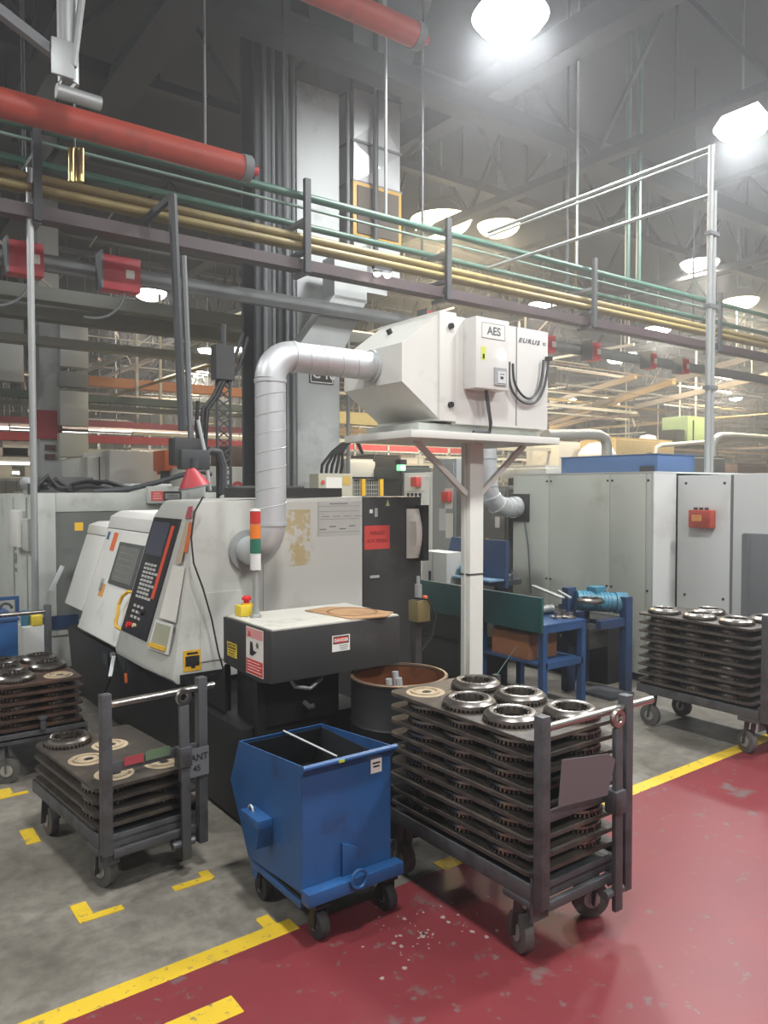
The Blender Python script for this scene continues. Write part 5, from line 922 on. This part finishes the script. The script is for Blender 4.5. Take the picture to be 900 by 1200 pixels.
frun('far_pipe', 'bright red far pipe, lower of the two behind the cable mast', 'pipe', -60, 503, 330, 24.4, .24, mat('far_red', 'c23b3c', .5))
frun('far_pipe', 'red far girder behind the grey column to the right', 'pipe', 395, 517, 560, 27, .34, mat('far_red', 'c23b3c', .5))
frun('far_beam', 'cream far beam right of the grey column', 'beam', 398, 482, 490, 19, .35, mat('far_cream', 'b5a878', .5)); frun('far_beam', 'tan far beam below the cream far beam', 'beam', 398, 500, 480, 22, .3, mat('far_tan', 'a08c62', .5))
tube_e = emit('tube_light', (1, .95, .85, 1), 4)
for i, (u0, v0, u1, y) in enumerate(((-50, 497, 103, 25), (105, 503, 300, 25), (410, 511, 450, 28), (452, 512, 500, 28), (-50, 540, 40, 30), (105, 541, 190, 30), (700, 470, 745, 33), (655, 430, 690, 36), (850, 498, 885, 36), (-50, 552, 45, 32))):
    a, c = at(u0, v0, y=y), at(u1, v0 + 2, y=y); t = thing('strip_light', f'glowing far strip light {["left of the far left column", "behind the cable mast", "right of the grey column, nearer end", "right of the grey column, farther end", "low down at the left edge", "low down right of the far left column", "above the tan machine", "high up right of the mist collector", "low down right of the tall steel posts", "lowest at the left edge"][i]}', 'light', (a.x, y, a.z), 'far strip lights')
    obj('tube', MB().box((a.x, y, a.z - .1), (c.x, y + .1, a.z)), tube_e, t, smooth=0); obj('cover', MB().box((a.x, y - .02, a.z + .001), (c.x, y + .2, a.z + .08)), white, t, smooth=0); [obj('hanger_rod', MB().cyl((a.x + (c.x - a.x) * q, y + .1, a.z + .08), (a.x + (c.x - a.x) * q, y + .1, 10.38), .015, n=6), gstl, t) for q in (.15, .85)]
t, f, W_, H_ = farbox('far_machine', 'big white machine with red lettering behind the cable mast', 'machine', 128, 527, 208, 585, 14, white2, 3); text('lettering', 'Maz', f, W_ * .68, H_ * .52, .22, mat('red_letter', 'c4462f', .5), t)
t, f, W_, H_ = farbox('far_machine', 'white machine end with dark door gaps left of the lettered machine', 'machine', 102, 535, 127, 590, 14.2, white, 2); prints(f, [(W_ * .55, .1, W_ * .6, H_)], ink, t, 0, .01)
t, f, W_, H_ = farbox('orange_cover', 'orange dome cover beside the lettered machine', 'cover', 193, 527, 212, 552, 13.0, orange, .6)
t, f, W_, H_ = farbox('far_machine', 'pale machine with a round red emblem behind the duct elbow', 'machine', 228, 546, 335, 590, 12, white, 1.5); p = f.m @ Vector((W_ * .45, H_ * .42, 0)); obj('emblem', MB().cyl(p, p - Y * .01, .12, n=20), redst, t); obj('emblem_centre', MB().cyl(p - Y * .011, p - Y * .015, .06, n=16), paper, t)
a, c = at(236, 569, y=8.7), at(357, 569, y=8.7); t = thing('dark_hood', 'long black hood on top behind the white lathe', 'hood', (4.2, 9, 1.952)); obj('body', MB().box((a.x, 8.7, 1.952), (c.x, 9.3, a.z)), charcoal, t, bev=.02); obj('seam_strip', MB().box((a.x + .4, 8.69, 1.96), (a.x + .43, 8.699, a.z - .02)), black, t)
farbox('dark_hood', 'dark brown box above the pale machine with the round emblem', 'hood', 268, 522, 300, 548, 16, mat('brown_box', '43332f'), 1)
for i, (u0, v0, u1, v1, y, m, lb) in enumerate(((655, 519, 722, 560, 14, white2, 'white machine housing behind the blue cover, left'), (722, 514, 790, 560, 12.7, mat('tan_machine', 'bda678', .5), 'tan machine housing with a curled emblem behind the blue cover'), (640, 548, 660, 560, 10, white, 'small white box beside the blue cover'),
    (790, 535, 850, 560, 11, gstl, 'grey motor housing behind the light grey cabinet'), (438, 535, 470, 560, 16, black, 'black machine hood right of the beige box hoses'), (408, 540, 440, 562, 14, white, 'pale machine behind the yellow mesh fence'), (470, 548, 506, 562, 13, mat('dark_teal_box', '3a4644'), 'dark green machine top right of the green beacon'), (385, 528, 395, 560, 14, gstd, 'dark post unit behind the black hoses'),
    (865, 545, 900, 562, 12, mat('dark_red_grey', '6a5550'), 'brownish machine at the right edge behind the light grey cabinet'))):
    t, f, W_, H_ = farbox('far_machine', lb, 'machine', u0, v0, u1, v1, y, m, 1.2)
    obj('lid', MB().box((f.o.x + .03, y + .05, f.o.z + H_ + .001), (f.o.x + W_ - .03, y + 1.1, f.o.z + H_ + .05)), m, t)
    if i == 1: obj('emblem', MB().tube([f.m @ Vector((W_ * .55 + .12 * math.cos(a), H_ * .62 + .06 * math.sin(a), .01)) for a in [R(k) for k in range(20, 300, 20)]], .015, 6), gstl, t)
a = at(700, 528, y=11.9); t = thing('dome_tank', 'white domed tank beside the white machine housing', 'tank', (a.x, 11.9, 0)); obj('shell', MB().cyl((a.x, 11.9, 1.5), (a.x, 11.9, a.z - .1), .45, n=24), white2, t); obj('dome', MB().lathe([(.001, .3), (.2, .27), (.36, .16), (.45, 0), (.001, 0)], (a.x, 11.9, a.z - .1), 24), white2, t); obj('leg', MB().box((a.x - .2, 11.8, 0), (a.x + .2, 12.0, 1.5)), gstl, t)
a = at(777, 512, y=13); tag(obj('round_vent', MB().lathe([(.001, .2), (.2, .16), (.28, 0), (.001, 0)], (a.x, 13.5, at(777, 514, y=12.7).z - .022), 18), white2), 'white round vent on top of the tan machine housing', 'vent')
t, f, W_, H_ = farbox('green_cabinet', 'pale green cabinet standing high behind the tall steel posts', 'cabinet', 806, 487, 834, 522, 15, mat('pale_green_cab', '93a878', .5), 1.0); prints(f, [(W_ * .2, H_ * .05, W_ * .24, H_ * .85)], ink, t, 0, .02, 'door_gap'); obj('side_box', MB().box((f.o.x - .45, 15.1, f.o.z + .1), (f.o.x - .02, 15.8, f.o.z + H_ * .5)), charcoal, t)
e = thing('steel_column', 'dark boxed column with ducts far behind the tan machine', 'column', (16, 15, 0)); e['kind'] = 'structure'; del e['category']
a, c = at(742, 400, y=31), at(778, 560, y=31); obj('shaft', MB().box((a.x, 31, 0), (c.x, 32, 10)), gstd, e); c2 = at(800, 560, y=31); obj('side_duct', MB().box((c.x + .02, 31.1, 3.2), (c2.x, 31.9, 10)), gstl, e)
def fpipe(lb, pts, r, m): tag(obj('far_duct', MB().tube(pts, r, 12), m), lb, 'duct', 'far silver ducts')
fpipe('silver far duct with an elbow above the blue cover', [at(u, v, y=11.0) for u, v in ((640, 510), (690, 509), (702, 510), (709, 514), (711, 522), (711, 545))] + [at(711, 545, y=11.0) * 1.0 - Z * (at(711, 545, y=11.0).z)], .12, galvd)
fpipe('silver far duct rising and bending right behind the light grey cabinet', [at(835, 550, y=12) - Z * at(835, 550, y=12).z] + [at(u, v, y=12) for u, v in ((835, 550), (835, 524), (837, 516), (843, 512), (860, 512), (905, 515))], .13, galvd)
fpipe('cream far pipe above the tan machine', [at(768, 535, y=12.5) - Z * at(768, 535, y=12.5).z] + [at(u, v, y=12.5) for u, v in ((768, 535), (769, 525), (774, 522), (840, 517))], .06, white2)
for i, (u0, v0, u1, v1, y0, y1, m) in enumerate(((645, 472, 745, 441, 26, 17, 'far_yel'), (645, 497, 790, 447, 26, 15, 'far_yel'), (640, 492, 900, 412, 24, 12, 'far_yel2'), (645, 502, 705, 487, 27, 22, 'far_yel'), (745, 477, 900, 440, 20, 13, 'far_yel2'))):
    mm = mat('far_yel', '9a7a40', .5, 0, .12) if m == 'far_yel' else mat('far_yel2', '75695a', .5)
    p, q = at(u0, v0, y=y0), at(u1, v1, y=y1); t = thing('crane_girder', f'ochre far crane girder, {["uppermost beside the mist collector", "with double edge above the blue cover", "long pale one crossing behind the tall steel posts", "lowest beside the mist collector", "dull one right of the dark far column"][i]}', 'girder', tuple((p + q) / 2), 'far crane girders')
    obj('beam', MB().bar(p, q, .12, .2), mm, t, smooth=0)
    for k in (.1, .9): c = p.lerp(q, k); obj('hanger_rod', MB().cyl(c + Z * .1, (c.x, c.y, 10.38), .02, n=6), gstl, t)
# distant pipework, racks and lattice nobody could count
rnd = random.Random(4)
for nm, m, n, lb in (('distant_pipework', mat('far_pale', 'c2beb0', .5), 230, 'tangle of pale pipes, rods and rails in the far bays'), ('distant_pipework', mat('far_brown', '6d5c4c', .6), 120, 'tangle of brown pipes and brackets in the far bays'), ('distant_pipework', mat('far_ochre', '9a8350', .6), 30, 'tangle of ochre pipes in the far bays')):
    b = MB()
    for i in range(n):
        y = rnd.uniform(14, 45); x = rnd.uniform(2, 50); z = rnd.uniform(2.6, 7.4); r_ = rnd.uniform(.012, .05); k = rnd.random()
        L_ = rnd.uniform(3, 16)
        if k < .4: b.bar((x, y, z), (x + L_, y, z), r_ * 2, r_ * 2)
        elif k < .65: b.bar((x, y, z), (x, y + L_, z), r_ * 2, r_ * 2)
        elif k < .85: b.bar((x, y, z), (x, y, min(z + rnd.uniform(.6, 4), 9.5)), r_ * 1.4, r_ * 1.4)
        else: b.bar((x, y, z), (x + rnd.uniform(-1.5, 1.5), y, z + rnd.uniform(.5, 1.5)), r_ * 1.4, r_ * 1.4)
    tag(obj(nm, b, m, smooth=0), lb, 'pipework', kind='stuff')
b = MB()
for bx in range(26):
    x = 4 + bx * 1.7
    for y in (26, 34): b.box((x, y, 0), (x + .08, y + .08, 4.2))
for y in (26, 34):
    for z in (2.3, 2.9, 3.5): b.box((4, y, z), (48, y + .06, z + .06))
tag(obj('distant_racking', b, gstl2, smooth=0), 'rows of pale storage racking far across the hall', 'racking', kind='stuff')
b = MB()
for i in range(260):
    y = rnd.choice((26.1, 34.1, 30, 38)); x = rnd.uniform(3, 50); z = rnd.choice((0, 2.36, 2.96)) ; hh = rnd.uniform(.2, .5) if z else rnd.uniform(1.2, 2.5)
    b.box((x, y, z), (x + rnd.uniform(.4, 1.4), y + .8, z + hh))
tag(obj('distant_stock', b, mat('far_stock', 'a59f92', .6, 0, .35, .25), smooth=0), 'pale crates and machine tops filling the far bays', 'stock', kind='stuff')

# ------------------------------------------------------------------ thin oil mist hanging in the hall
hm = bpy.data.materials.new('oil_mist'); hm.use_nodes = True; nt = hm.node_tree; nt.nodes.remove(nt.nodes['Principled BSDF'])
vs_ = nt.nodes.new('ShaderNodeVolumeScatter'); vs_.inputs['Color'].default_value = (.95, .97, 1, 1); vs_.inputs['Density'].default_value = .0065; vs_.inputs['Anisotropy'].default_value = .65
nt.links.new(vs_.outputs[0], nt.nodes['Material Output'].inputs['Volume'])
tag(obj('haze', MB().box((-11.9, -11.9, .02), (71.5, 61.5, 10.35)), hm, smooth=0), 'thin grey oil mist filling the factory hall under the roof', 'haze', kind='stuff')
